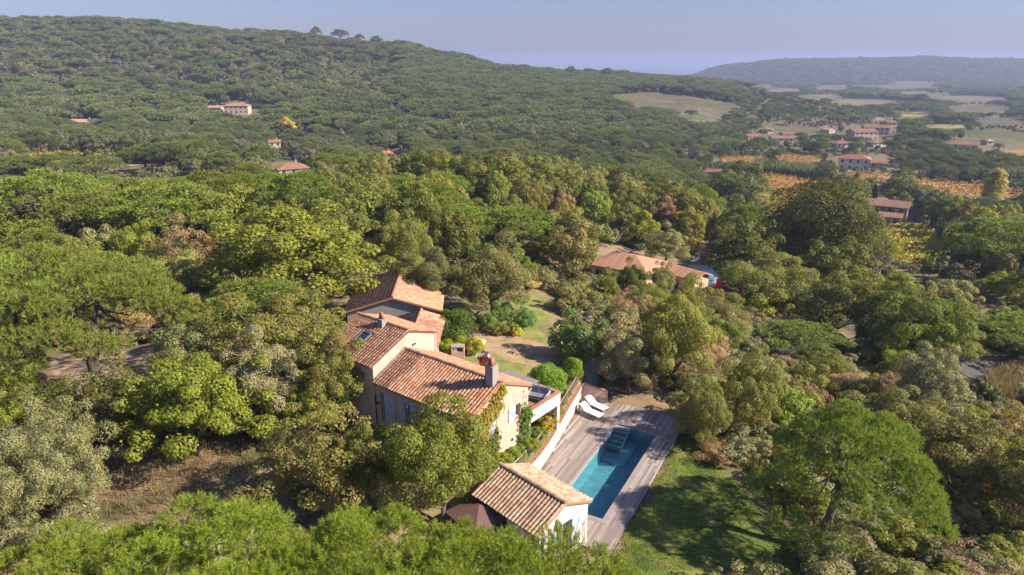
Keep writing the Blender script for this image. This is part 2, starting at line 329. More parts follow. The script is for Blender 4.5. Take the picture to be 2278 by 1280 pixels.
def ground_mat():
    m, n, l, p = newmat('ground'); ps = pos(n)
    a = noise(n, l, 0.16, 5, 0.6, ps); b = noise(n, l, 1.1, 6, 0.7, ps); c = noise(n, l, 7.0, 5, 0.75, ps)
    soil = ramp(n, l, c, [(0.3, (0.16, 0.10, 0.065)), (0.5, (0.31, 0.20, 0.13)), (0.7, (0.42, 0.29, 0.20))])
    straw = ramp(n, l, c, [(0.3, (0.15, 0.125, 0.06)), (0.6, (0.30, 0.25, 0.13)), (0.75, (0.38, 0.33, 0.2))])
    green = ramp(n, l, c, [(0.3, (0.04, 0.055, 0.018)), (0.65, (0.10, 0.12, 0.035))])
    col = mixc(n, l, ramp(n, l, b, [(0.42, 0.0), (0.6, 1.0)]), soil, straw)
    col = mixc(n, l, ramp(n, l, a, [(0.47, 0.0), (0.62, 0.85)]), col, green)
    sx = n.new('ShaderNodeSeparateXYZ'); l.new(ps, sx.inputs[0]); ff = n.new('ShaderNodeMapRange'); ff.inputs[1].default_value = 120; ff.inputs[2].default_value = 500; ff.inputs[4].default_value = .8; l.new(sx.outputs[1], ff.inputs[0])
    col = mixc(n, l, ff.outputs[0], col, ramp(n, l, noise(n, l, 0.012, 4, .6, ps), [(.4, (.10, .105, .05)), (.6, (.17, .15, .08))]))
    l.new(col, p.inputs['Base Color']); p.inputs['Roughness'].default_value = 0.95; p.inputs['Specular IOR Level'].default_value = 0.1
    bump(n, l, p, c, 0.6, 0.08); return m
ny, nx = XX.shape; idx = np.arange(ny * nx).reshape(ny, nx)
quads = np.stack([idx[:-1, :-1], idx[:-1, 1:], idx[1:, 1:], idx[1:, :-1]], -1).reshape(-1, 4)
ground = link(bpy.data.objects.new('ground', np_mesh('ground', np.stack([XX, YY, ZZ], -1), quads, ground_mat(), True))); tag(ground, kind='structure')
def sea_mat():
    m, n, l, p = newmat('sea'); p.inputs['Base Color'].default_value = (0.02, 0.10, 0.20, 1); p.inputs['Roughness'].default_value = 0.25
    bump(n, l, p, noise(n, l, 0.05, 4, 0.6, pos(n)), 0.5, 1.0); return m
S = 70000
sea = MB().add([(-S, -2000, -85), (S, -2000, -85), (S, S, -85), (-S, S, -85)], [(0, 1, 2, 3)]).build('sea', sea_mat()); tag(sea, kind='structure')
def sheet(name, poly_px, mat, dz, step=None, kind='structure', world=False, holes=None, edge=0.0):
    """a surface that lies on the terrain inside a polygon given in photo pixels (or world xy)"""
    poly = [tuple(p) for p in poly_px] if world else [tuple(gp(u, v)[:2]) for u, v in poly_px]
    P = np.array(poly); x0, y0 = P.min(0); x1, y1 = P.max(0); step = step or max((x1 - x0), (y1 - y0)) / 60
    gx = np.arange(x0 - step, x1 + step, step); gy = np.arange(y0 - step, y1 + step, step); A, B = np.meshgrid(gx, gy)
    if edge:
        q = np.sin(A * 2.1 / edge * 0.3 + B * 1.7) * edge * 0.5 + np.sin(B * 2.9 / edge * 0.3 - A * 1.1) * edge * 0.5; ins = inpoly(poly, A + q, B - q)
    else: ins = inpoly(poly, A, B)
    if holes is not None: ins &= ~holes(A, B)
    Z = G(A, B) + dz; k, m = A.shape; id_ = np.arange(k * m).reshape(k, m)
    cell = ins[:-1, :-1] & ins[1:, :-1] & ins[:-1, 1:] & ins[1:, 1:]
    q = np.stack([id_[:-1, :-1], id_[:-1, 1:], id_[1:, 1:], id_[1:, :-1]], -1)[cell]
    if len(q) == 0: return None, poly
    used, inv = np.unique(q, return_inverse=True)
    V = np.stack([A, B, Z], -1).reshape(-1, 3)[used]
    o = link(bpy.data.objects.new(name, np_mesh(name, V, inv.reshape(-1, 4), mat, True))); tag(o, kind=kind); return o, poly
def ribbon(name, pts_px, width, mat, dz, world=False, n=8):
    P = [np.array(p[:2], float) if world else gp(*p)[:2] for p in pts_px]; Q = []
    for a, b in zip(P[:-1], P[1:]):
        for t in np.linspace(0, 1, n, endpoint=False): Q.append(a * (1 - t) + b * t)
    Q.append(P[-1]); Q = np.array(Q); T = np.gradient(Q, axis=0); T /= np.linalg.norm(T, axis=1)[:, None]; N = np.stack([-T[:, 1], T[:, 0]], -1)
    V = []; 
    for s in (-1, -0.33, 0.33, 1): e = Q + N * s * width / 2; V.append(np.column_stack([e, G(e[:, 0], e[:, 1]) + dz]))
    k = len(Q); f = [[c * k + i, c * k + i + 1, (c + 1) * k + i + 1, (c + 1) * k + i] for c in range(3) for i in range(k - 1)]
    o = link(bpy.data.objects.new(name, np_mesh(name, np.concatenate(V), np.array(f)[:, ::-1], mat, True))); tag(o, kind='structure'); return o
def grassmat(name, cols, sc=1.0):
    m, n, l, p = newmat(name); ps = pos(n); a = noise(n, l, 0.5 * sc, 5, 0.65, ps); b = noise(n, l, 14 * sc, 5, 0.75, ps)
    c = ramp(n, l, a, [(0.35, cols[0]), (0.5, cols[1]), (0.66, cols[2])])
    c = mixc(n, l, 1.0, c, ramp(n, l, b, [(0.25, 0.5), (0.7, 1.3)]), 'MULTIPLY')
    l.new(c, p.inputs['Base Color']); p.inputs['Roughness'].default_value = 0.9; p.inputs['Specular IOR Level'].default_value = 0.1; bump(n, l, p, b, 0.8, 0.05); return m
M_lawn = grassmat('lawn_grass', [(0.10, 0.155, 0.03), (0.16, 0.20, 0.04), (0.26, 0.25, 0.08)])
M_drylawn = grassmat('dry_lawn', [(0.24, 0.22, 0.08), (0.44, 0.30, 0.17), (0.50, 0.34, 0.21)])
M_upperlawn = grassmat('upper_lawn', [(0.15, 0.20, 0.045), (0.24, 0.26, 0.07), (0.36, 0.28, 0.14)])
M_drive = grassmat('driveway', [(0.36, 0.24, 0.16), (0.46, 0.32, 0.22), (0.52, 0.39, 0.28)])
M_road = grassmat('asphalt', [(0.13, 0.125, 0.12), (0.17, 0.16, 0.155), (0.21, 0.2, 0.19)], 0.6)
M_track = grassmat('pale_track', [(0.42, 0.33, 0.24), (0.52, 0.42, 0.32), (0.56, 0.47, 0.37)], 0.4)
inhouse = lambda A, B: inpoly(DECK, A, B)
sheet('lawn', [(5.1, 30.2), (7.5, 34.6), (11.5, 42.2), (12.8, 44.0), (13.8, 42.0), (14.1, 39.0), (14.8, 36.0), (16.0, 33.5), (16.2, 30), (15.0, 26), (8, 22), (4, 22), (3.2, 26), (3.6, 29)], M_lawn, 0.02, 0.2, world=True, holes=inhouse, edge=0.4)
sheet('dry_lawn', [(1062, 742), (1085, 733), (1150, 748), (1205, 760), (1250, 790), (1262, 806), (1195, 822), (1130, 806), (1085, 800), (1060, 780)], M_drylawn, 0.03, 0.25, edge=0.6)
sheet('upper_lawn', [(1100, 735), (1125, 670), (1160, 655), (1200, 655), (1235, 675), (1225, 720), (1205, 742), (1262, 806), (1205, 830), (1150, 845), (1060, 815), (1030, 800), (1045, 760)], M_upperlawn, 0.015, 0.3, edge=0.6)
sheet('driveway', [(90, 800), (250, 780), (330, 790), (400, 740), (470, 735), (560, 740), (650, 760), (735, 775), (730, 800), (560, 795), (480, 790), (380, 815), (330, 850), (230, 868), (120, 855)], M_drive, 0.02, 0.4, edge=0.6)
ribbon('road', [(1800, 700), (1900, 715), (2000, 752), (2130, 800), (2230, 850), (2330, 900)], 5.0, M_road, 0.05)
ribbon('footpath', [(1332, 900), (1335, 880), (1318, 850), (1310, 800)], 1.2, M_gravel, 0.03)
# ------------------------------------------------------------------ pool, deck, retaining wall
def deckmat():
    m, n, l, p = newmat('weathered_deck'); g = n.new('ShaderNodeNewGeometry'); oi = n.new('ShaderNodeObjectInfo'); tc = n.new('ShaderNodeTexCoord')
    f = math_(n, l, 'FRACT', math_(n, l, 'ADD', math_(n, l, 'MULTIPLY', oi.outputs['Random'], 7.31), math_(n, l, 'MULTIPLY', g.outputs['Random Per Island'], 5.77)))
    c = ramp(n, l, f, [(0.0, (0.23, 0.185, 0.16)), (0.4, (0.295, 0.24, 0.21)), (0.75, (0.355, 0.30, 0.265)), (1.0, (0.43, 0.375, 0.345))])
    mp = nd(n, 'ShaderNodeMapping'); mp.inputs['Scale'].default_value = (1.2, 30, 8); l.new(tc.outputs['Object'], mp.inputs['Vector'])
    gr = noise(n, l, 1.0, 5, 0.7, mp.outputs[0]); c = mixc(n, l, 1.0, c, ramp(n, l, gr, [(0.25, 0.7), (0.7, 1.15)]), 'MULTIPLY')
    big = noise(n, l, 0.6, 4, 0.6, g.outputs['Position']); c = mixc(n, l, ramp(n, l, big, [(0.45, 0.0), (0.7, 0.4)]), c, (0.27, 0.20, 0.155))
    l.new(c, p.inputs['Base Color']); p.inputs['Roughness'].default_value = 0.75; bump(n, l, p, gr, 0.3, 0.01); return m
M_deck = deckmat()
deck = empty('pool_deck', (0, 0, 0)); tag(deck, kind='structure')
PANG = math.atan2(PD[1], PD[0])
def pw(u, v, z=0.0): q = POOL_A + PD * u + PN * v; return np.array([q[0], q[1], z])
cop = 0.34
pw_, gap = (PW + 2 * cop) / 22, 0.009
segs = []
rs = np.random.default_rng(3)
for i, v in enumerate(np.arange(-cop - 24 * pw_, 8.6, pw_)):
    us = np.arange(-7, 18, 0.05); q = np.array([pw(u, v + pw_ / 2)[:2] for u in us])
    ok = inpoly(DECK, q[:, 0], q[:, 1])
    if -cop - 1e-3 < v < PW + cop - 1e-3: ok &= (us < -cop) | (us > PL + cop)
    j = 0
    while j < len(us):
        if not ok[j]: j += 1; continue
        k = j
        while k + 1 < len(us) and ok[k + 1]: k += 1
        a, b = us[j], us[k] + 0.05; first = True
        while b - a > 0.12:
            L = rs.uniform(2.6, 4.4) if not first else rs.uniform(1.2, 4.4); first = False
            e = b if b - a - L < 0.7 else a + L
            segs.append((v, a, e)); a = e + gap
        j = k + 1
def plank_obj(name, L, w, x, y, z, ang, mat, parent):
    t = 0.03; me = MB().box(0, L, 0, w, -t, 0).mesh(name, mat); o = bpy.data.objects.new(name, me)
    o.location = (x, y, z); o.rotation_euler = (0, 0, ang); return link(o, parent)
segs.sort(key=lambda s: (pw(s[1], s[0])[1])); n_ind = 286
for v, a, e in segs[:n_ind]:
    p = pw(a, v); plank_obj('plank', e - a - gap, pw_ - gap, p[0], p[1], rs.uniform(-0.004, 0.004), PANG, M_deck, deck)
if len(segs) > n_ind:
    mb = MB()
    for v, a, e in segs[n_ind:]:
        c = [pw(a, v), pw(e - gap, v), pw(e - gap, v + pw_ - gap), pw(a, v + pw_ - gap)]; dz = rs.uniform(-0.004, 0.004)
        mb.add([q + (0, 0, dz - 0.03) for q in c] + [q + (0, 0, dz) for q in c], [(3, 2, 1, 0), (4, 5, 6, 7), (0, 1, 5, 4), (1, 2, 6, 5), (2, 3, 7, 6), (3, 0, 4, 7)])
    tag(mb.build('far_planks', M_deck, deck), kind='stuff')
# coping boards round the basin
for (u, v, L, ang) in [(-cop, -cop, PL + 2 * cop, 0), (-cop, PW, PL + 2 * cop, 0)]:
    for k in range(2):
        p = pw(u, v + k * cop / 2); plank_obj('coping_board', L, cop / 2 - gap, p[0], p[1], 0.012, PANG, M_deck, deck)
for u in (-cop, PL):
    for k in range(2):
        p = pw(u + k * cop / 2 + cop / 2 - gap, 0.0); plank_obj('coping_board', PW, cop / 2 - gap, p[0], p[1], 0.012, PANG + R(90), M_deck, deck)
mb = MB(); E = [np.array((q[0], q[1])) for q in DECK]                        # dark bearers under the boards and a fascia round the outer edge
for a, b in list(zip(E, E[1:] + E[:1]))[:8]: mb.bar((a[0], a[1], -0.1), (b[0], b[1], -0.1), 0.04, 0.14)
mb.build('fascia', M_deck, deck)
poolm = empty('swimming_pool', pw(PL / 2, PW / 2, -0.1)); tag(poolm, 'long rectangular blue swimming pool sunk into the grey wooden deck', 'pool')
poolm.rotation_euler = (0, 0, PANG)
def poolpart(name, mb, mat, smooth=False, parent=None):                       # mb in pool uv coordinates, z from the deck level
    mb.v = [(x - PL / 2, y - PW / 2, z + 0.1) for x, y, z in mb.v]; return mb.build(name, mat, parent or poolm, smooth)
def basinmat(name, c0, c1):
    m, n, l, p = newmat(name); tc = n.new('ShaderNodeTexCoord')
    br = nd(n, 'ShaderNodeTexBrick', Scale=3.0); br.inputs['Mortar Size'].default_value = 0.012; br.offset = 0.0; br.inputs['Brick Width'].default_value = 0.5
    br.inputs['Color1'].default_value = c0 + (1,); br.inputs['Color2'].default_value = c1 + (1,); br.inputs['Mortar'].default_value = tuple(x * 0.7 for x in c0) + (1,)
    l.new(tc.outputs['Object'], br.inputs['Vector']); f = noise(n, l, 2.0, 5, 0.6, tc.outputs['Object'])
    l.new(mixc(n, l, 1.0, br.outputs[0], ramp(n, l, f, [(0.3, 0.8), (0.7, 1.15)]), 'MULTIPLY'), p.inputs['Base Color']); p.inputs['Roughness'].default_value = 0.6; return m
M_basin = basinmat('pool_stone', (0.20, 0.33, 0.36), (0.25, 0.38, 0.41)); M_sunfloor = basinmat('sunlit_pool_stone', (0.34, 0.46, 0.45), (0.39, 0.50, 0.48))  # second stone is a paler copy of the basin, sunlight put into its colour
D_ = -1.25
b = MB()
b.add([(0, 0, D_), (PL, 0, D_), (PL, PW, D_), (0, PW, D_), (0, 0, -0.02), (PL, 0, -0.02), (PL, PW, -0.02), (0, PW, -0.02)], [(0, 1, 2, 3), (0, 4, 5, 1), (1, 5, 6, 2), (2, 6, 7, 3), (3, 7, 4, 0)])
poolpart('basin', b, M_basin)
poolpart('sunlit_floor_patch', MB().box(7.6, PL - 0.01, 1.25, PW - 0.01, D_ + 0.005, -1.1), M_sunfloor)  # low slab in paler stone, stands in for the sunlit part of the floor
M_tread = plain('grey_tread', (0.26, 0.25, 0.22), 0.8)
M_step = plain('pale_step', (0.72, 0.68, 0.56), 0.8)
for i in range(5):
    u1 = PL - 0.02 - i * 0.44; z = -0.10 - i * 0.15; v0 = PW - 0.92
    poolpart('step', MB().box(u1 - 0.17, u1, v0, PW - 0.005, z - 0.16, z), M_step)
    poolpart('tread', MB().box(u1 - 0.44, u1 - 0.17, v0 + 0.06, PW - 0.06, z - 0.18, z - 0.03), M_tread)
poolpart('step_side', MB().add([(PL - 0.02, PW - 0.93, -0.13), (PL - 2.2, PW - 0.93, -0.8), (PL - 2.2, PW - 0.93, -0.93), (PL - 0.02, PW - 0.93, -0.35), (PL - 0.02, PW - 0.99, -0.13), (PL - 2.2, PW - 0.99, -0.8), (PL - 2.2, PW - 0.99, -0.93), (PL - 0.02, PW - 0.99, -0.35)],
    [(0, 1, 2, 3), (7, 6, 5, 4), (0, 4, 5, 1), (1, 5, 6, 2), (2, 6, 7, 3), (3, 7, 4, 0)]), M_step)
poolpart('drain', MB().lathe([(0.16, 0), (0.16, 0.03), (0.12, 0.035), (0.1, 0.02)], (4.9, 1.5, D_ + 0.002), 14), M_step)
def watermat():
    m, n, l, p = newmat('pool_water'); n.remove(p); ps = pos(n)
    nz = noise(n, l, 2.2, 3, 0.5, ps); bm = nd(n, 'ShaderNodeBump', Strength=0.35, Distance=0.06); l.new(nz, bm.inputs['Height'])
    fr = n.new('ShaderNodeLayerWeight'); l.new(bm.outputs[0], fr.inputs['Normal'])                # Schlick's approximation of the water's reflectance
    sch = math_(n, l, 'ADD', math_(n, l, 'MULTIPLY', math_(n, l, 'POWER', fr.outputs['Facing'], 5.0), 0.95), 0.03)
    tr = n.new('ShaderNodeBsdfTransparent'); tr.inputs[0].default_value = (0.54, 0.82, 0.88, 1)
    gl = nd(n, 'ShaderNodeBsdfGlossy', Roughness=0.03); l.new(bm.outputs[0], gl.inputs['Normal'])
    mx = n.new('ShaderNodeMixShader'); l.new(sch, mx.inputs[0]); l.new(tr.outputs[0], mx.inputs[1]); l.new(gl.outputs[0], mx.inputs[2])
    l.new(mx.outputs[0], n['Material Output'].inputs['Surface']); return m
M_water = watermat()
poolpart('water', MB().add([(0.003, 0.003, -0.16), (PL - 0.003, 0.003, -0.16), (PL - 0.003, PW - 0.003, -0.16), (0.003, PW - 0.003, -0.16)], [(0, 1, 2, 3)]), M_water)

# curved retaining wall with a terracotta coping
wy = np.linspace(34.2, 47.45, 34); wx = wall_x(wy); wz = np.interp(wy, [34.2, 40, 47.5], [1.18, 1.22, 1.38])
rw = empty('retaining_wall', (wx[17], wy[17], 0)); tag(rw, 'long curved white retaining wall with terracotta coping above the pool deck', 'wall')
T = np.stack([np.gradient(wx), np.gradient(wy)], -1); T /= np.linalg.norm(T, axis=1)[:, None]; NL = np.stack([-T[:, 1], T[:, 0]], -1)
def strip(x, y, off0, off1, z0, z1):
    V = []; n_ = len(x)
    for o_, z in ((off0, z0), (off1, z0), (off1, z1), (off0, z1)):
        for i in range(n_): V.append((x[i] + NL[i, 0] * o_ - wx[17], y[i] + NL[i, 1] * o_ - wy[17], (z[i] if hasattr(z, '__len__') else z)))
    f = [[((k + 1) % 4) * n_ + i, ((k + 1) % 4) * n_ + i + 1, k * n_ + i + 1, k * n_ + i] for k in range(4) for i in range(n_ - 1)]
    return MB().add(V, f + [[0, n_, 2 * n_, 3 * n_], [4 * n_ - 1, 3 * n_ - 1, 2 * n_ - 1, n_ - 1]])
strip(wx, wy, 0.0, 0.26, -0.15, wz - 0.002).build('wall_body', M_white, rw, True)
cs = np.linspace(0, 1, 46)
for a, b in zip(cs[:-1], cs[1:]):                                            # each coping tile
    t = np.array([a, b - 0.003]); yy = 34.2 + t * 13.25; X = wall_x(yy); Zc = np.interp(yy, [34.2, 40, 47.5], [1.18, 1.22, 1.38])
    n2 = np.array([-(yy[1] - yy[0]), X[1] - X[0]]); n2 /= np.linalg.norm(n2); dz = rs.uniform(0, 0.012)
    V = []
    for z in (0.0, 0.05):
        for i in (0, 1):
            for o_ in (-0.04, 0.31): V.append((X[i] + n2[0] * o_ - wx[17], yy[i] + n2[1] * o_ - wy[17], Zc[i] + z + dz))
    MB().add(V, [(0, 1, 3, 2), (4, 6, 7, 5), (0, 4, 5, 1), (1, 5, 7, 3), (3, 7, 6, 2), (2, 6, 4, 0)]).build('coping_tile', M_brick, rw)
sw = empty('side_wall', (6.4, 47.55, 0)); tag(sw, 'short stucco wall with sloping terracotta top behind the loungers', 'wall')
def quadprism(P, thick):                                                     # vertical polygon in xz, thickness in y
    n_ = len(P); return MB().add([(x, 0, z) for x, z in P] + [(x, thick, z) for x, z in P], [list(range(n_)), list(range(2 * n_ - 1, n_ - 1, -1))] + [[i, i + n_, (i + 1) % n_ + n_, (i + 1) % n_] for i in range(n_)])
quadprism([(-1.0, -0.2), (1.0, -0.2), (1.0, 0.78), (-0.75, 1.38), (-1.0, 1.38)], 0.24).build('wall_body', M_pinkwall, sw)
quadprism([(-0.78, 1.385), (1.02, 0.785), (1.02, 0.83), (-0.78, 1.44)], 0.3).build('coping', M_brick, sw, xf=(0, -0.03, 0))
# railing on the garden side of the wall: top rail, bottom rail, posts, balusters
rl = empty('railing', (wx[17], wy[17], 1.2)); tag(rl, 'curved metal railing of thin bars along the top of the white wall', 'railing')
ry = np.linspace(34.3, 47.3, 40); rx = wall_x(ry); nl = np.stack([-np.gradient(ry), np.gradient(rx)], -1); nl /= np.linalg.norm(nl, axis=1)[:, None]
RP = np.column_stack([rx + nl[:, 0] * 0.33 - wx[17], ry + nl[:, 1] * 0.33 - wy[17], np.interp(ry, [34.2, 40, 47.5], [1.18, 1.22, 1.38]) - 1.2])
MB().tube([p + (0, 0, 0.95) for p in RP], 0.036, 6).build('top_rail', M_rail, rl); MB().tube([p + (0, 0, 0.1) for p in RP], 0.018, 5).build('bottom_rail', M_rail, rl)
ln = np.concatenate([[0], np.cumsum(np.linalg.norm(np.diff(RP, axis=0), axis=1))])
bal = MB().box(-0.011, 0.011, -0.011, 0.011, 0.1, 0.95).mesh('baluster', M_rail)
for k, s_ in enumerate(np.arange(0.1, ln[-1], 0.125)):
    o = bpy.data.objects.new('baluster', bal); o.location = [np.interp(s_, ln, RP[:, c]) for c in range(3)]; link(o, rl)
post = MB().box(-0.024, 0.024, -0.024, 0.024, -0.1, 0.96).mesh('post', M_rail)
for s_ in np.linspace(0, ln[-1], 8):
    o = bpy.data.objects.new('post', post); o.location = [np.interp(s_, ln, RP[:, c]) for c in range(3)]; link(o, rl)
# sun loungers
def lounger(head, foot, label, z=0.0):
    head = np.array(head[:2]); foot = np.array(foot[:2]); d = head - foot; d /= np.linalg.norm(d); ang = math.atan2(d[1], d[0])
    t = empty('sun_lounger', (foot[0], foot[1], z), ang); tag(t, label, 'sun lounger', 'white sun loungers on the deck'); w = 0.33
    fr = MB()
    for s in (-1, 1): fr.bar((0, s * w, 0.29), (1.95, s * w, 0.29), 0.035)
    fr.bar((0, -w, 0.29), (0, w, 0.29), 0.035); fr.bar((1.95, -w, 0.29), (1.95, w, 0.29), 0.035); fr.bar((1.2, -w, 0.29), (1.2, w, 0.29), 0.03); fr.build('frame', M_iron, t)
    for x in (0.12, 1.8):
        for s in (-1, 1): MB().bar((x, s * w, 0.0), (x, s * w, 0.29), 0.035).build('leg', M_iron, t)
    MB().bar((1.72, 0, 0.3), (1.52, 0, 0.56), 0.03, 0.3).build('back_support', M_iron, t)
    def pad(x0, z0, x1, z1):
        m = MB(); n_ = 6; V = []
        dx, dz = x1 - x0, z1 - z0; L = math.hypot(dx, dz); nx_, nz_ = -dz / L, dx / L
        for i in range(n_ + 1):
            a = i / n_; th = 0.075 if 0 < i < n_ else 0.05
            for (yy, q) in ((-0.34, 0), (0.34, 0), (0.335, th * 0.75), (0.25, th), (-0.25, th), (-0.335, th * 0.75)): V.append((x0 + dx * a + nx_ * q, yy, z0 + dz * a + nz_ * q))
        f = [[i * 6 + k, i * 6 + (k + 1) % 6, (i + 1) * 6 + (k + 1) % 6, (i + 1) * 6 + k] for i in range(n_) for k in range(6)]
        return m.add(V, [q[::-1] for q in f] + [[0, 1, 2, 3, 4, 5], [n_ * 6 + k for k in range(6)][::-1]])
    pad(0.02, 0.315, 1.22, 0.315).build('seat_pad', M_fabric, t); pad(1.23, 0.315, 1.86, 0.74).build('back_pad', M_fabric, t)
    return t
lounger(at(1297, 898, .70), at(1338, 925, .36), 'white sun lounger on the pool deck, the one nearer the pool')
lounger(at(1308, 882.5, .70), at(1348, 910, .36), 'white sun lounger on the pool deck, the one beside the sloping side wall')
# ------------------------------------------------------------------ houses near the pool
def tile_mesh(name, mat, L=0.42, r0=0.10, r1=0.08, n=4):
    v = []; 
    for th in (0.0, 0.014):
        for y, r in ((0, r0), (L, r1)):
            for i in range(n + 1):
                a = math.pi * i / n; v.append(((r - th) * math.cos(a), y, (r - th) * math.sin(a) * 0.85))
    k = n + 1; f = []
    for i in range(n):
        f.append((i, i + 1, k + i + 1, k + i)); f.append((2 * k + i + 1, 2 * k + i, 3 * k + i, 3 * k + i + 1)); f.append((i + 1, i, 2 * k + i, 2 * k + i + 1))
    return v, [q[::-1] for q in f]
class Roof:
    """tiles of one house: the first `cap` become objects, the rest one joined part"""
    def __init__(s, parent, zb, mat, cap): s.p, s.zb, s.mat, s.cap, s.T = parent, zb, mat, cap, []
    def slope(s, P, a, b, L, S, pitch=0.235, expo=0.30, skip=None, prio=0):
        """P eave corner, a along the eave, b up the slope (unit, local frame, world z)"""
        P, a, b = (np.array(q, float) for q in (P, a, b)); n_ = np.cross(a, b); n_ *= np.sign(n_[2]); nc = max(1, round(L / pitch)); pt = L / nc; nr = max(1, round(S / expo)); ex = S / nr
        for i in range(nc):
            jx = rs.uniform(-0.012, 0.012)
            for j in range(nr):
                q = P + a * ((i + .5) * pt + jx + rs.uniform(-.006, .006)) + b * (j * ex - 0.05 + rs.uniform(-.015, .015)) + n_ * 0.035
                c = q + b * 0.2
                if skip and skip(c): continue
                s.T.append((prio, q, a, b + n_ * (-0.035), n_))
        V = []; F = []; k = nc * 2 + 1                                        # concave pan tiles below
        for y in (-0.04, S):
            for i in range(k): V.append(P + a * (i * pt / 2) + b * y + n_ * (-0.005 if i % 2 == 0 else 0.03))
        s.pans = getattr(s, 'pans', MB()); s.pans.add(V, [(i, i + 1, k + i + 1, k + i) for i in range(k - 1)])
        c4 = [P + b * -0.03, P + a * L + b * -0.03, P + a * L + b * S, P + b * S]   # slab
        s.pans.add([q - n_ * 0.02 for q in c4] + [q - n_ * 0.11 for q in c4], [(4, 5, 6, 7), (0, 4, 5, 1), (1, 5, 6, 2), (2, 6, 7, 3), (3, 7, 4, 0), (0, 1, 2, 3)])
    def ridge(s, A, B, r=0.13):
        A, B = np.array(A, float), np.array(B, float); d = B - A; L = np.linalg.norm(d); d /= L; n_ = max(1, round(L / 0.36)); side = np.cross(d, (0, 0, 1)); side /= np.linalg.norm(side)
        v, f = tile_mesh('ridge_tile', s.mat, L / n_ + 0.05, r, r * 0.88, 5); me = MB().add(v, f).mesh('ridge_tile', s.mat, False)
        for i in range(n_):
            s._obj('ridge_tile', me, A + d * (i * L / n_), side, d + np.array([0, 0, rs.uniform(-.01, .015)]), np.cross(side, d))
    def _obj(s, name, me, q, a, b, n_):
        import mathutils
        o = bpy.data.objects.new(name, me)
        M = mathutils.Matrix(((a[0], b[0], n_[0], q[0]), (a[1], b[1], n_[1], q[1]), (a[2], b[2], n_[2], q[2] - s.zb), (0, 0, 0, 1)))
        link(o, s.p); o.matrix_local = M; return o
    def done(s, L=0.42, r0=0.10, r1=0.08):
        v, f = tile_mesh('roof_tile', s.mat, L, r0, r1); me = MB().add(v, f).mesh('roof_tile', s.mat); s.T.sort(key=lambda t: -t[0])
        for pr, q, a, b, n_ in s.T[:s.cap]: s._obj('roof_tile', me, q, a, b, n_)
        rest = s.T[s.cap:]
        if rest:
            v = np.array(v); V = []; F = []
            for k, (pr, q, a, b, n_) in enumerate(rest):
                V.append(v[:, :1] * a + v[:, 1:2] * b + v[:, 2:] * n_ + q - (0, 0, s.zb)); F.append(np.array(f) + k * len(v))
            o = bpy.data.objects.new('roof_tiles', np_mesh('roof_tiles', np.concatenate(V), np.concatenate(F), s.mat)); tag(link(o, s.p), kind='stuff')
        s.pans.build('roof', M_pan, s.p, xf=(0, 0, -s.zb))
def wall_face(mb, p, d, L, z0, z1, holes=(), depth=0.2, top=None):
    """vertical wall from p along unit d (2D, outside to the right of d), holes (a0,a1,z0,z1) with reveals"""
    d = np.array(d, float); nin = np.array([-d[1], d[0]])
    P = lambda a, z, k=0: (p[0] + d[0] * a + nin[0] * k, p[1] + d[1] * a + nin[1] * k, z)
    A = sorted({0, L, *[h[0] for h in holes], *[h[1] for h in holes]}); Z = sorted({z0, z1, *[h[2] for h in holes], *[h[3] for h in holes]})
    for a0, a1 in zip(A[:-1], A[1:]):
        for c0, c1 in zip(Z[:-1], Z[1:]):
            if any(h[0] <= a0 and a1 <= h[1] and h[2] <= c0 and c1 <= h[3] for h in holes): continue
            mb.add([P(a0, c0), P(a1, c0), P(a1, c1), P(a0, c1)], [(0, 1, 2, 3)])
    for a0, a1, c0, c1 in holes:
        for q in ([(a0, c0), (a0, c1)], [(a0, c1), (a1, c1)], [(a1, c1), (a1, c0)], [(a1, c0), (a0, c0)]):
            mb.add([P(*q[0]), P(*q[1]), P(*q[1], depth), P(*q[0], depth)], [(0, 1, 2, 3)])
    if top: mb.add([P(0, z1), P(L, z1), P(top[0], top[1])], [(0, 1, 2)])
def local_box(p, d, a0, a1, z0, z1, k0, k1):
    """box on a wall: along a, height z, k0..k1 inward"""
    d = np.array(d, float); nin = np.array([-d[1], d[0]]); mb = MB()
    c = [(p[0] + d[0] * a + nin[0] * k, p[1] + d[1] * a + nin[1] * k) for a, k in ((a0, k0), (a1, k0), (a1, k1), (a0, k1))]
    return mb.add([(x, y, z0) for x, y in c] + [(x, y, z1) for x, y in c], [(3, 2, 1, 0), (4, 5, 6, 7), (0, 1, 5, 4), (1, 2, 6, 5), (2, 3, 7, 6), (3, 0, 4, 7)])
def window(parent, zb, p, d, a0, a1, z0, z1, depth=0.2, sill=True, mat=None):
    m = MB(); w = 0.05
    for q in ((a0, a0 + w, z0, z1), (a1 - w, a1, z0, z1), (a0 + w, a1 - w, z1 - w, z1), (a0 + w, a1 - w, z0, z0 + w), ((a0 + a1) / 2 - .02, (a0 + a1) / 2 + .02, z0 + w, z1 - w)):
        b_ = local_box(p, d, *q, depth - 0.06, depth - 0.005); m.add(b_.v, b_.f)
    o = m.build('window_frame', mat or M_whitemetal, parent, xf=(0, 0, -zb))
    local_box(p, d, a0 + .01, a1 - .01, z0 + .01, z1 - .01, depth - 0.03, depth - 0.015).build('pane', M_glass, o)
    if sill: local_box(p, d, a0 - .06, a1 + .06, z0 - .06, z0 + 0.005, -0.06, 0.12).build('sill', M_brick, o)
    return o
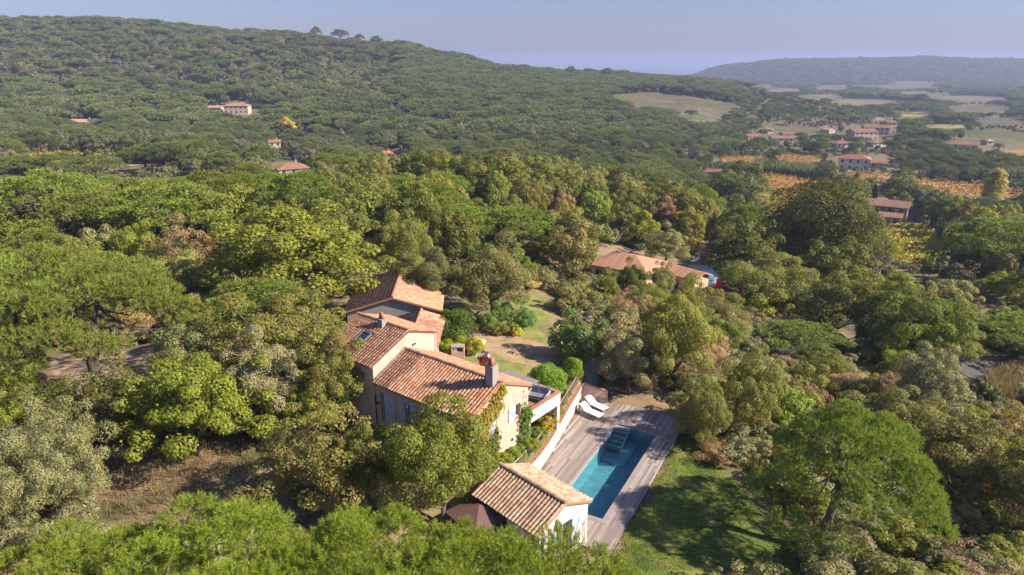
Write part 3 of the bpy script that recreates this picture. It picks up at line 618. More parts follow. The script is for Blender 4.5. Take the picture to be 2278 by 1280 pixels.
def shutter(parent, zb, p, d, a0, a1, z0, z1, mat=None, slant=1):
    mat = mat or M_shut; n_ = max(3, int((a1 - a0) / 0.14)); sh = None
    for i in range(n_):
        w = (a1 - a0) / n_; b_ = local_box(p, d, a0 + i * w, a0 + (i + 1) * w - .008, z0, z1, -0.045, -0.012)
        if sh is None: sh = b_.build('shutter', mat, parent, xf=(0, 0, -zb))
        else: b_.build('board', mat, sh)
    m = MB()
    for z in (z0 + .1, z1 - .16): b_ = local_box(p, d, a0, a1, z, z + .07, -0.07, -0.047); m.add(b_.v, b_.f)
    dd = np.array(d, float); nin = np.array([-dd[1], dd[0]]); Q = lambda a, z: (p[0] + dd[0] * a - nin[0] * .06, p[1] + dd[1] * a - nin[1] * .06, z)
    A, B = (a0 + .05, a1 - .05) if slant > 0 else (a1 - .05, a0 + .05)
    m.bar(Q(A, z0 + .16), Q(B, z1 - .16), 0.022, 0.06); m.build('brace', mat, sh); return sh

# ---- main house: axes x = across (52 deg), y = along the ridge
HA = R(52); zb = 2.0
house = empty('house', (-0.63, 36.12, zb), HA); tag(house, 'cream stucco house with terracotta barrel-tile roofs beside the pool terrace', 'house')
xw_, yA, yB = 2.65, 8.09, 12.95
zE, zR = 5.97, 7.2
m = MB()
wall_face(m, (-xw_, 0), (1, 0), 2 * xw_, 1.2, zE + .04, [(-1.78 + xw_, -1.24 + xw_, 4.38, 5.32), (1.30 + xw_, 1.85 + xw_, 4.24, 5.15)], 0.22, top=(xw_, zR - .03))
wall_face(m, (xw_, 0), (0, 1), yA, 1.2, zE + .04, [(1.2, 2.2, 3.62, 5.6)], 0.2)
Lw = [(yA - 7.65, yA - 7.3, 3.1, 5.28), (yA - 5.4, yA - 4.95, 3.95, 5.2)]
wall_face(m, (-xw_, yA), (0, -1), yA, 1.2, zE + .04, Lw, 0.2)
m.build('wall', M_stucco, house, xf=(0, 0, -zb))
m = MB(); xu = 2.75; yl = yB - yA
wall_face(m, (-xu, yA), (1, 0), 2 * xu, 5.0, 7.02, top=None)
m.add([(-xu, yA, 7.02), (xu, yA, 7.02), (xu, yA, 7.46), (0.4, yA, 8.3)], [(0, 1, 2, 3)])
wall_face(m, (xu, yA), (0, 1), yl, 1.5, 7.46); wall_face(m, (-xu, yB), (0, -1), yl, 1.5, 7.02, [(yB - 10.17, yB - 9.6, 4.35, 5.25)], 0.2)
wall_face(m, (xu, yB), (-1, 0), 2 * xu, 1.5, 7.02); m.add([(xu, yB, 7.02), (-xu, yB, 7.02), (0.4, yB, 8.3), (xu, yB, 7.46)], [(0, 1, 2, 3)])
m.build('wall', M_stucco, house, xf=(0, 0, -zb))
# windows and shutters
GP, GD = (-xw_, 0), (1, 0)
window(house, zb, GP, GD, -1.78 + xw_, -1.24 + xw_, 4.38, 5.32, 0.22); shutter(house, zb, GP, GD, -1.22 + xw_, -0.62 + xw_, 4.30, 5.30, slant=1)
window(house, zb, GP, GD, 1.30 + xw_, 1.85 + xw_, 4.24, 5.15, 0.22); shutter(house, zb, GP, GD, 0.66 + xw_, 1.28 + xw_, 4.24, 5.18, slant=-1)
LP, LD = (-xw_, yA), (0, -1)
window(house, zb, LP, LD, *Lw[0], 0.2, False); shutter(house, zb, LP, LD, yA - 7.28, yA - 6.33, 3.1, 5.28)
window(house, zb, LP, LD, *Lw[1], 0.2); shutter(house, zb, LP, LD, yA - 5.9, yA - 5.43, 3.95, 5.22); shutter(house, zb, LP, LD, yA - 4.92, yA - 4.45, 3.95, 5.22, slant=-1)
LP2 = (-xu, yB)
window(house, zb, LP2, LD, yB - 10.17, yB - 9.6, 4.35, 5.25, 0.2); shutter(house, zb, LP2, LD, yB - 9.56, yB - 8.9, 4.33, 5.25); shutter(house, zb, LP2, LD, yB - 10.85, yB - 10.2, 4.33, 5.25, slant=-1)
window(house, zb, (xw_, 0), (0, 1), 1.2, 2.2, 3.62, 5.6, 0.2, False)
# wall lamp, weep holes, cable
MB().lathe([(0.03, 0), (0.07, .05), (0.07, .16), (0.02, .2)], (-xw_ - .09, 7.85, 4.35), 8).build('wall_lamp', M_dark, house, xf=(0, 0, -zb))
for s_, z in ((-0.11, 3.6), (1.02, 2.95)): MB().lathe([(0.10, 0), (0.08, .05)], (0, 0, 0), 9).build('vent_hole', M_dark, house).matrix_local = __import__('mathutils').Matrix.Translation((s_, -0.01, z - zb)) @ __import__('mathutils').Matrix.Rotation(R(90), 4, 'X')
MB().tube([(xu + .06, yA - .05, 5.9), (xu + .06, yA - .05, 7.42)], .045, 7).build('downpipe', M_whitemetal, house, xf=(0, 0, -zb))
MB().tube([(-xw_ - .28, .02, zE - .06), (-xw_ - .28, yA - .1, zE - .06)], .05, 6).build('gutter', M_greymetal, house, xf=(0, 0, -zb))
MB().tube([(-xw_ - .06, .2, 2.6), (-xw_ - .06, .2, zE - .3), (-xw_ - .26, .2, zE - .08)], .035, 6).build('downpipe', M_greymetal, house, xf=(0, 0, -zb))
# oval vent in the upper gable
ov = MB(); n_ = 18
for r_, y in ((1.25, -0.012), (1.0, -0.03), (0.95, 0.03)):
    for k in range(n_): a = 2 * math.pi * k / n_; ov.v.append((0.8 + .21 * r_ * math.cos(a), yA + y, 7.24 + .13 * r_ * math.sin(a)))
for i in range(2):
    for k in range(n_): ov.f.append([i * n_ + k, i * n_ + (k + 1) % n_, (i + 1) * n_ + (k + 1) % n_, (i + 1) * n_ + k])
ovo = ov.build('oval_vent', M_white, house, xf=(0, 0, -zb))
MB().add([(0.8 + .2 * math.cos(2 * math.pi * k / n_), yA - .006, 7.24 + .125 * math.sin(2 * math.pi * k / n_)) for k in range(n_)], [list(range(n_))]).build('vent_opening', M_dark, ovo)
MB().bar((0.8, yA - .02, 7.12), (0.8, yA - .02, 7.36), 0.03).build('vent_bar', M_white, ovo)
# roofs
hr = Roof(house, zb, M_tile, 296)
def unit(v): v = np.array(v, float); return v / np.linalg.norm(v)
chim = lambda c: -0.62 < c[0] < 0.05 and 0.05 < c[1] < 0.85
bL = unit((2.85, 0, zR - zE)); SL = math.hypot(2.85, zR - zE)
eL = np.array((-2.85, -0.08, zE)) - bL * 0.1
hr.slope(eL, (0, 1, 0), bL, yA + 0.0, SL + 0.1, skip=chim, prio=2, expo=0.285)
bR = unit((-2.85, 0, zR - zE)); hr.slope(np.array((2.85, -0.08, zE)) - bR * 0.1, (0, 1, 0), bR, yA, SL + 0.1, skip=chim, prio=0, expo=0.285)
hr.ridge((0, -0.1, zR + 0.06), (0, yA - .02, zR + 0.06))
zl, zr2, zp, xp = 7.0, 7.48, 8.35, 0.4
sky_l = lambda c: -1.9 < c[0] < -0.75 and 10.15 < c[1] < 11.2
uch = lambda c: -0.2 < c[0] < 0.4 and 10.0 < c[1] < 10.6
b1 = unit((xp + 2.9, 0, zp - zl)); hr.slope(np.array((-2.9, yA - .06, zl)) - b1 * .1, (0, 1, 0), b1, yl + .14, math.hypot(xp + 2.9, zp - zl) + .1, skip=lambda c: sky_l(c) or uch(c), prio=1, expo=0.285)
b2 = unit((xp - 2.9, 0, zp - zr2)); hr.slope(np.array((2.9, yA - .06, zr2)) - b2 * .1, (0, 1, 0), b2, yl + .14, math.hypot(2.9 - xp, zp - zr2) + .1, prio=-1, expo=0.285)
hr.ridge((xp, yA - .08, zp + .06), (xp, yB + .1, zp + .06)); hr.done()
# flashing where the lower roof meets the upper wall
m = MB()
m.bar((-2.8, yA - .07, zE + .06), (0, yA - .07, zR + .1), 0.14, 0.1).bar((0, yA - .07, zR + .1), (2.8, yA - .07, zE + .06), 0.14, 0.1)
m.build('flashing', M_grey, house, xf=(0, 0, -zb))
m = MB()                                                                    # mortar verge along the near gable
m.bar((-2.9, -0.07, zE - .04), (0, -0.07, zR + .0), 0.07, 0.16).bar((0, -0.07, zR + .0), (2.9, -0.07, zE - .04), 0.07, 0.16)
m.build('verge', M_brick, house, xf=(0, 0, -zb))
def chimney(parent, x, y, z0, z1, sx, sy, pots):
    c = MB().box(x - sx / 2, x + sx / 2, y - sy / 2, y + sy / 2, z0, z1).build('chimney', M_grey, parent, xf=(0, 0, -zb))
    MB().box(x - sx / 2 - .03, x + sx / 2 + .03, y - sy / 2 - .03, y + sy / 2 + .03, z1 - .5, z1 - .46).build('band', M_grey, c)
    MB().box(x - sx / 2 - .02, x + sx / 2 + .02, y - sy / 2 - .02, y + sy / 2 + .02, z1 - .001, z1 + .04).build('cap', M_grey, c)
    for dx, dy, t in pots:
        MB().tube([(x + dx, y + dy, z1 + .03), (x + dx - dx * .5 * t, y + dy - dy * .5 * t, z1 + .48)], [0.115, 0.085], 9).build('chimney_pot', M_brick, c, True)
    return c
chimney(house, -0.28, 0.46, 6.6, 8.27, 0.54, 0.54, [(-.14, -.12, 1), (.15, -.02, 1), (-.02, .16, 1)])
chimney(house, 0.1, 10.3, 7.9, 8.72, 0.42, 0.5, [(0, -.13, 1.6), (0, .13, 1.6)])
mm = MB(); p4 = [(-1.74, 10.27), (-1.74, 11.08), (-0.88, 11.08), (-0.88, 10.27)]; kz = lambda x: zl + (x + 2.9) * (zp - zl) / (xp + 2.9)
for (x0, y0), (x1, y1) in zip(p4, p4[1:] + p4[:1]): mm.bar((x0, y0, kz(x0) + .1), (x1, y1, kz(x1) + .1), 0.09, 0.16)
so = mm.build('skylight', M_greymetal, house, xf=(0, 0, -zb))
MB().add([(x, y, kz(x) + .13) for x, y in p4], [(0, 3, 2, 1)]).build('skylight_pane', M_glass, so)
# television antenna on a mast by the chimney
ant = empty('television_antenna', (0, 0, 0)); q = np.array((-0.63, 36.12, 0)) + np.array((math.cos(HA), math.sin(HA), 0)) * -0.3 + np.array((-math.sin(HA), math.cos(HA), 0)) * 0.95
ant.location = (q[0], q[1], 7.1); tag(ant, 'white television antenna on a thin mast beside the large chimney', 'antenna')
MB().tube([(0, 0, 0), (0, 0, 1.75)], 0.022, 6).build('mast', M_iron, ant)
MB().bar((-.55, .1, 1.62), (.25, -.05, 1.78), 0.035).build('boom', M_whitemetal, ant)
for k in range(7): c = np.array((-.5 + k * .1, .09 - k * .02, 1.63 + k * .02)); MB().bar(c + (0.04, .16, .05), c - (0.04, .16, .05), 0.016).build('element', M_whitemetal, ant)
for s in (-1, 1): MB().add([(.15, -.2, 1.75 + s * .02), (.15, .2, 1.75 + s * .02), (.26, .22, 1.75 + s * .22), (.26, -.22, 1.75 + s * .22), (.17, -.2, 1.75 + s * .02), (.17, .2, 1.75 + s * .02), (.28, .22, 1.75 + s * .22), (.28, -.22, 1.75 + s * .22)],
    [(0, 1, 2, 3), (7, 6, 5, 4), (0, 4, 5, 1), (1, 5, 6, 2), (2, 6, 7, 3), (3, 7, 4, 0)]).build('reflector', M_whitemetal, ant)
# terrace of the house
zt = 3.6; x0, x1, yb = xw_ + .003, 6.35, 3.2
MB().box(x0, x1, 0.26, yb, zt - .22, zt).build('terrace_floor', M_floor, house, xf=(0, 0, -zb))
m = MB().box(x0, x1, 0.05, 0.25, zt - .45, 4.02); m.box(x1 - .2, x1 - .002, .251, yb, zt - .45, 4.02); m.build('parapet', M_white, house, xf=(0, 0, -zb))
for k in range(15): xx = x0 + .12 + k * (x1 - x0 - .2) / 15; MB().box(xx, xx + .12, 0.02, 0.049, zt - .42, 4.0).build('pilaster', M_white, house, xf=(0, 0, -zb))
m = MB().box(x0, x1 + .04, 0.0, 0.3, 4.021, 4.08); m.box(x1 - .25, x1 + .04, .301, yb, 4.021, 4.08); m.build('parapet_coping', M_brick, house, xf=(0, 0, -zb))
for yy in (0.08, yb - .3): MB().box(x1 - .28, x1 - .01, yy, yy + .28, 1.0, zt - .451).build('pillar', M_white, house, xf=(0, 0, -zb))
MB().box(x0, x0 + .3, 0.02, yb, 1.0, zt - .221).build('terrace_wall', M_stucco, house, xf=(0, 0, -zb))
# awning over the terrace
aw = empty('terrace_awning', (0, 0, 0)); aw.parent = None
HM = lambda x, y, z: (-0.63 + x * math.cos(HA) - y * math.sin(HA), 36.12 + x * math.sin(HA) + y * math.cos(HA), z)
aw.location = HM(3.4, 1.2, 3.6); aw.rotation_euler = (0, 0, HA); tag(aw, 'small flat taupe awning on a thin grey post over the terrace', 'awning')
MB().add([(-.6, -1.0, 2.2), (.75, -1.0, 2.06), (.75, 1.6, 2.06), (-.6, 1.6, 2.2), (-.6, -1.0, 2.17), (.75, -1.0, 2.03), (.75, 1.6, 2.03), (-.6, 1.6, 2.17)], [(0, 1, 2, 3), (7, 6, 5, 4), (0, 4, 5, 1), (1, 5, 6, 2), (2, 6, 7, 3), (3, 7, 4, 0)]).build('canopy', M_awning, aw)
MB().bar((.72, -.95, 0), (.72, -.95, 2.04), .035).build('post', M_greymetal, aw); MB().bar((.72, 1.55, 0), (.72, 1.55, 2.04), .035).build('post', M_greymetal, aw)
def armchair(x, y, rz, w, label):
    t = empty('garden_chair' if w < 1 else 'garden_sofa', HM(x, y, zt), HA + rz); tag(t, label, 'chair' if w < 1 else 'sofa')
    MB().box(-w / 2, w / 2, -.35, .35, .2, .26).build('seat_frame', M_shut, t); MB().box(-w / 2 + .06, w / 2 - .06, -.33, .3, .262, .4).build('seat_cushion', M_cushion, t)
    m = MB().bar((-w / 2, .36, .25), (-w / 2, .46, .85), .05).bar((w / 2, .36, .25), (w / 2, .46, .85), .05).bar((-w / 2, .45, .83), (w / 2, .45, .83), .05).bar((-w / 2, .41, .6), (w / 2, .41, .6), .05); m.build('backrest', M_shut, t)
    MB().add([(-w / 2 + .08, .22, .41), (w / 2 - .08, .22, .41), (w / 2 - .08, .34, .8), (-w / 2 + .08, .34, .8), (-w / 2 + .08, .34, .41), (w / 2 - .08, .34, .41), (w / 2 - .08, .42, .8), (-w / 2 + .08, .42, .8)], [(0, 1, 2, 3), (7, 6, 5, 4), (0, 4, 5, 1), (1, 5, 6, 2), (2, 6, 7, 3), (3, 7, 4, 0)]).build('back_cushion', M_cushion, t)
    for s in (-1, 1):
        MB().bar((s * w / 2, -.35, .6), (s * w / 2, .42, .6), .06, .05).bar((s * w / 2, -.35, .42), (s * w / 2, .38, .42), .03).build('armrest', M_shut, t)
        for yy in (-.34, .36): MB().bar((s * w / 2, yy, 0), (s * w / 2, yy, .6), .05).build('leg', M_shut, t)
armchair(5.2, 1.0, R(-75), 1.3, 'pale grey garden sofa with dark cushions by the terrace parapet')
armchair(3.9, 2.2, R(20), .75, 'grey garden armchair with dark cushion under the taupe awning')

# ---- back building with the wide tiled roof
zb2 = 2.2; bk = empty('outbuilding', (-10.05, 54.1, zb2), R(3)); tag(bk, 'grey outbuilding with wide orange barrel-tile roof behind the house', 'outbuilding')
m = MB(); wx_ = 3.85
wall_face(m, (-wx_, 0.1), (1, 0), 2 * wx_, 1.5, 5.0, top=(wx_, 6.12)); wall_face(m, (wx_, 0.1), (0, 1), 8.4, 1.5, 5.0, [(1.5, 2.6, 2.9, 4.4)]); wall_face(m, (wx_, 8.5), (-1, 0), 2 * wx_, 1.5, 5.0, top=(wx_, 6.12)); wall_face(m, (-wx_, 8.5), (0, -1), 8.4, 1.5, 5.0)
m.build('wall', M_grey, bk, xf=(0, 0, -zb2)); window(bk, zb2, (wx_, .1), (0, 1), 1.5, 2.6, 2.9, 4.4)
br = Roof(bk, zb2, M_tile, 0); zE2, zR2 = 4.98, 6.2
for s in (-1, 1):
    b_ = unit((-s * 4.1, 0, zR2 - zE2)); br.slope((s * 4.1, -.12, zE2), (0, 1, 0), b_, 8.85, math.hypot(4.1, zR2 - zE2), expo=.31)
br.ridge((0, -.12, zR2 + .06), (0, 8.75, zR2 + .06), .15); br.done()
m = MB()
for s in (-1, 1): m.bar((s * 4.12, -.1, zE2 - .03), (0, -.1, zR2 - .03), .06, .14)
m.build('verge', M_brick, bk, xf=(0, 0, -zb2))
# ---- link roof between the two
an = empty('annex', (-7.6, 46.9, zb2), 0); tag(an, 'low annex with small red-tiled roof joining house and outbuilding', 'annex')
m = MB(); wall_face(m, (-1.8, .2), (1, 0), 3.5, 1.5, 4.6, top=(1.8, 5.12)); wall_face(m, (1.7, .2), (0, 1), 6.6, 1.5, 4.6, [(3.5, 4.6, 2.3, 4.2)]); wall_face(m, (-1.8, 6.8), (0, -1), 6.6, 1.5, 4.6); wall_face(m, (1.7, 6.8), (-1, 0), 3.5, 1.5, 4.6)
m.build('wall', M_stucco, an, xf=(0, 0, -zb2)); window(an, zb2, (1.7, .2), (0, 1), 3.5, 4.6, 2.3, 4.2, sill=False)
ar = Roof(an, zb2, M_tile, 150)
for s in (-1, 1):
    b_ = unit((-s * 2.0, 0, .62)); ar.slope((s * 2.0, 0.0, 4.58), (0, 1, 0), b_, 6.9, math.hypot(2.0, .62), expo=.31, prio=s)
ar.ridge((0, 0, 5.26), (0, 6.9, 5.26), .14); ar.done()
# ---- masonry hearth by the annex
hz = g1(-4.2, 50.6); he = empty('garden_hearth', (-4.35, 50.8, hz)); he.scale = (.75, .75, .7); tag(he, 'small masonry garden hearth between the annex and the green pergola', 'hearth')
MB().box(-.7, .7, -.45, .45, -.2, .75).build('base', M_pinkwall, he); MB().box(-.7, -.55, -.45, .45, .751, 1.3).build('side', M_pinkwall, he); MB().box(.55, .7, -.45, .45, .751, 1.3).build('side', M_pinkwall, he)
MB().box(-.55, .55, .3, .45, .751, 1.3).build('back', M_grey, he); MB().box(-.72, .72, -.47, .47, 1.301, 1.38).build('lintel', M_grey, he); MB().box(-.5, -.1, -.3, .2, .752, 1.15).build('white_cloth', M_fabric, he)

# ---- pool house
zb3 = 0.0; ph = empty('pool_house', (2.74, 30.0, 0), R(44)); tag(ph, 'small white pool house with weathered barrel-tile roof at the near end of the pool', 'pool house')
pwx, phl, pE, pR = 1.88, 4.8, 2.5, 3.35
m = MB(); dh = [(-0.6 + pwx, 0.55 + pwx, 0.06, 2.12)]
wall_face(m, (-pwx, 0), (1, 0), 2 * pwx, -.3, pE, dh, .18, top=(pwx, pR - .05)); wall_face(m, (pwx, 0), (0, 1), phl, -.3, pE, [(1.0, 2.2, .9, 2.0)]); wall_face(m, (pwx, phl), (-1, 0), 2 * pwx, -.3, pE, top=(pwx, pR - .05)); wall_face(m, (-pwx, phl), (0, -1), phl, -.3, pE, [(1.2, 2.4, .1, 2.1)])
m.build('wall', M_white, ph)
wd = window(ph, 0, (-pwx, 0), (1, 0), *dh[0], .18, False); wd.name = 'glazed_door'
window(ph, 0, (pwx, 0), (0, 1), 1.0, 2.2, .9, 2.0); window(ph, 0, (-pwx, phl), (0, -1), 1.2, 2.4, .1, 2.1, sill=False)
shutter(ph, 0, (-pwx, 0), (1, 0), .57 + pwx, 1.22 + pwx, .06, 2.1, slant=1); shutter(ph, 0, (-pwx, 0), (1, 0), -1.25 + pwx, -.62 + pwx, .06, 2.1, slant=-1)
pr = Roof(ph, 0, M_tileold, 296)
bl = unit((2.05, 0, pR - pE)); pr.slope(np.array((-2.05, -.1, pE)) - bl * .1, (0, 1, 0), bl, phl + .2, math.hypot(2.05, pR - pE) + .1, expo=.285, prio=1)
b_ = unit((-2.05, 0, pR - pE)); pr.slope(np.array((2.05, -.1, pE)) - b_ * .1, (0, 1, 0), b_, phl + .2, math.hypot(2.05, pR - pE) + .1, expo=.285, prio=0)
pr.ridge((0, -.12, pR + .06), (0, phl + .1, pR + .06), .14); pr.done()
m = MB(); m.bar((-2.1, -.08, pE - .05), (0, -.08, pR - .02), .07, .12).bar((0, -.08, pR - .02), (2.1, -.08, pE - .05), .07, .12); m.build('verge', M_tileold, ph)
shw = empty('outdoor_shower', (0, 0, 0)); q = np.array((2.74, 30.0)) + np.array((math.cos(R(44)), math.sin(R(44)))) * 1.62 + np.array((math.sin(R(44)), -math.cos(R(44)))) * 0.06
shw.location = (q[0], q[1], .02); shw.rotation_euler = (0, 0, R(44)); tag(shw, 'thin metal outdoor shower pipe with hose on the pool house gable', 'shower')
MB().tube([(0, 0, .0), (0, 0, 1.5), (.06, -.05, 1.56), (.2, -.1, 1.5)], .014, 6).build('pipe', M_iron, shw); MB().tube([(-.2, 0, 1.3), (-.22, -.02, .5), (-.1, -.02, .3), (-.02, -.02, .6), (0, -.02, 1.2)], .012, 6).build('hose', M_iron, shw)
MB().bar((-.24, -.02, 1.32), (.02, -.02, 1.32), .03).build('bracket', M_iron, shw)
# brown square parasol beside the pool house
pp = at(1104, 1118, 2.35); pa = empty('parasol', (pp[0] - .9, pp[1] - .35, g1(pp[0] - .9, pp[1] - .35)), R(40)); hp = 2.45 - pa.location.z; tag(pa, 'square brown canvas parasol beside the tiled pool house', 'parasol')
hw = 1.35; c4 = [(-hw, -hw), (hw, -hw), (hw, hw), (-hw, hw)]; mb = MB()
for off in (0, -.02):
    o_ = len(mb.v); mb.v += [(x, y, hp - .55 + off) for x, y in c4] + [(0, 0, hp + off)]; mb.f += [[o_ + k, o_ + (k + 1) % 4, o_ + 4] for k in range(4)]
mb.build('canopy', M_brown, pa)
for x, y in c4: MB().bar((x, y, hp - .58), (0, 0, hp - .03), .025).build('rib', M_darkwood, pa)
MB().tube([(0, 0, 0), (0, 0, hp - .02)], .03, 8).build('pole', M_darkwood, pa); MB().lathe([(.35, 0), (.35, .08), (.08, .1)], (0, 0, 0), 12).build('base', M_grey, pa)
# timber steps and gate pillar at the left of the house
stp = empty('garden_steps', gp(738, 925)); stp.rotation_euler = (0, 0, R(25)); tag(stp, 'dark timber garden steps left of the house', 'steps')
for k in range(4): MB().box(-1.0, 1.0, k * .42, k * .42 + .3, k * .2 - .1, k * .2 + .06).build('tread', M_darkwood, stp)
q = gp(716, 815); gpil = empty('gate_pillar', q); tag(gpil, 'short beige stucco gate pillar under the cork oak', 'pillar'); MB().box(-.25, .25, -.25, .25, -.3, 1.5).build('shaft', M_stucco, gpil); MB().box(-.3, .3, -.3, .3, 1.501, 1.6).build('cap', M_brick, gpil)
# parked car on the driveway
cp_ = gp(435, 738); car = empty('parked_car', cp_, R(35)); tag(car, 'pale silver car parked on the driveway under the trees', 'car')
prof = [(-2.0, .35), (-2.05, .75), (-1.55, .88), (-.95, 1.38), (.6, 1.42), (1.35, .95), (2.0, .8), (2.05, .35)]
V = []; n_ = len(prof)
for yy, k in ((-.82, 1), (-.7, 0), (.7, 0), (.82, 1)):
    for x, z in prof: V.append((x, yy if k == 0 or z < 1 else yy * .86, z))
MB().add(V, [[r * n_ + i, r * n_ + (i + 1) % n_, (r + 1) * n_ + (i + 1) % n_, (r + 1) * n_ + i] for r in range(3) for i in range(n_)] + [list(range(n_))[::-1], list(range(3 * n_, 4 * n_))]).build('body', M_carpaint, car, True)
MB().add([(.68, -.62, 1.385), (1.3, -.68, .985), (1.3, .68, .985), (.68, .62, 1.385)], [(0, 1, 2, 3)]).build('windscreen', M_glass, car, xf=(.02, 0, .02))
MB().add([(-1.0, -.62, 1.36), (-1.5, -.68, .93), (-1.5, .68, .93), (-1.0, .62, 1.36)], [(3, 2, 1, 0)]).build('rear_window', M_glass, car, xf=(-.02, 0, .02))
for s in (-1, 1): MB().add([(-1.2, s * .79, .95), (1.0, s * .79, .95), (.5, s * .725, 1.32), (-.8, s * .725, 1.3)], [(0, 1, 2, 3)]).build('side_window', M_glass, car, xf=(0, s * .02, 0))
wheel_prof = [(.3, -.1), (.33, -.08), (.33, .08), (.3, .1)]
for x in (-1.25, 1.3):
    for s in (-1, 1):
        o = MB().lathe(wheel_prof, (0, 0, 0), 14).build('wheel', M_tyre, car); o.rotation_euler = (R(90), 0, 0); o.location = (x, s * .74, .33)
        MB().lathe([(.18, -.115), (.18, .115)], (0, 0, 0), 10).build('rim', M_whitemetal, o)
for s in (-1, 1): MB().box(1.96, 2.07, s * .6 - .15, s * .6 + .15, .6, .73).build('headlight', M_fabric, car)
# ------------------------------------------------------------------ trees: prototypes
def unitv(a): return a / np.maximum(np.linalg.norm(a, axis=-1, keepdims=True), 1e-9)
def rdir(r, n): return unitv(r.normal(size=(n, 3)))
def leaf_quads(r, C, Nn, size, aspect):
    n_ = len(C); t = unitv(np.cross(Nn, rdir(r, n_))); b = np.cross(Nn, t); s = (size * r.uniform(0.6, 1.35, (n_, 1)))
    a = t * s * 0.5 * aspect ** 0.5; w = b * s * 0.5 / aspect ** 0.5; fold = Nn * s * 0.12
    V = np.stack([C - a, C + w + fold, C + a, C - w + fold], 1).reshape(-1, 3); return V, np.arange(n_ * 4).reshape(-1, 4)
def needles(r, C, ax, n_per, L, w, shoot):
    n_ = len(C); N = n_ * n_per; c = np.repeat(C, n_per, 0); a = np.repeat(ax, n_per, 0); s = r.uniform(0, 1, (N, 1))
    d = unitv(a * r.uniform(0.45, 0.95, (N, 1)) + rdir(r, N) * 0.75); p = c + a * s * shoot
    sd = unitv(np.cross(d, rdir(r, N))) * w * 0.5
    V = np.stack([p - sd, p + sd, p + d * L * r.uniform(0.7, 1.2, (N, 1))], 1).reshape(-1, 3); return V, np.arange(N * 3).reshape(-1, 3)
def limb(mb, a, b, r0, r1, r, wob=0.12, n=6, k=5):
    a, b = np.array(a, float), np.array(b, float); L = np.linalg.norm(b - a); P = []
    for i in range(k + 1):
        t = i / k; q = a * (1 - t) + b * t + np.array([0, 0, math.sin(t * math.pi) * -0.06 * L])
        if 0 < i < k: q = q + r.normal(size=3) * wob * L * 0.35
        P.append(q)
    mb.tube(P, [r0 + (r1 - r0) * (i / k) ** 0.8 for i in range(k + 1)], n)
PROTO = {}
def add_proto(kind, Wd, H, crown_me, trunk_me): PROTO.setdefault(kind, []).append((Wd, H, crown_me, trunk_me))
def clump_tree(kind, seed, Wd, H, z0, nc, rc, nl, leaf, aspect, mat, trunk_r=0.2, up=0.3, squash=0.8, forks=1, droop=-0.35, rough=0.2, zshape=0.0, shell=0.66):
    r = np.random.default_rng(seed); rx = Wd / 2; rz = (H - z0) / 2; zc = z0 + rz
    i = np.arange(nc) + 0.5; ph = math.pi * (1 + 5 ** 0.5) * i; cz = 1 - (1 - droop) * i / nc; cz = np.clip(cz + r.normal(size=nc) * 0.08, droop, 1); sr = np.sqrt(1 - cz ** 2)
    D = np.stack([sr * np.cos(ph), sr * np.sin(ph), cz], -1)
    rad = r.uniform(0.72, 1.0, nc) * (1 + rough * np.sin(2 * ph + r.uniform(0, 6)) * 0.5 + rough * r.normal(size=nc) * 0.4); inner = r.uniform(size=nc) < 0.18; rad[inner] *= 0.55
    rk = rc * r.uniform(0.65, 1.35, nc); CC = D * rad[:, None] * np.array([max(rx - rc * 0.7, .1), max(rx - rc * 0.7, .1), max(rz - rc * 0.6, .1)]) + (0, 0, zc)
    CC[:, :2] *= (1 - zshape * (CC[:, 2:] - zc) / rz)
    w = rk ** 2; ci = r.choice(nc, nl, p=w / w.sum()); d = rdir(r, nl); d[:, 2] += up; d = unitv(d); outw = unitv(CC[ci] - (0, 0, zc)); d = unitv(d + outw * 0.35)
    C = CC[ci] + d * (rk[ci] * (shell + (1.05 - shell) * np.sqrt(r.uniform(size=nl))))[:, None] * (1, 1, squash)
    stray = r.uniform(size=nl) < 0.06; C[stray] += r.normal(size=(stray.sum(), 3)) * rc * 0.35
    C[:, 2] = np.maximum(C[:, 2], 0.1)
    Nn = unitv(d * 1.0 + rdir(r, nl) * 0.62 + (0, 0, 0.2)); V, Fq = leaf_quads(r, C, Nn, leaf, aspect)
    cm = np_mesh(kind + '_crown', V, Fq, mat)
    mb = MB(); hub = np.array([r.normal() * .15, r.normal() * .15, max(z0 * 0.95, H * 0.18)])
    for k in range(forks):
        hb = hub + (np.array([math.cos(2.1 * k + seed), math.sin(2.1 * k + seed), 0]) * (0.35 * (forks > 1)) * hub[2] * .5)
        mb_r = trunk_r * (1 if forks == 1 else 0.75); limb(mb, (hb[0] * .3, hb[1] * .3, -0.4), hb, mb_r * 1.25, mb_r * 0.8, r, 0.1, 8)
        for j in range(k, nc, max(1, nc // 9) * forks): limb(mb, hb, CC[j] * (1, 1, 1) - (0, 0, rk[j] * .25), mb_r * 0.5, 0.025, r, 0.16, 5, 4)
    add_proto(kind, Wd, H, cm, mb.mesh(kind + '_trunk', M_bark, True))
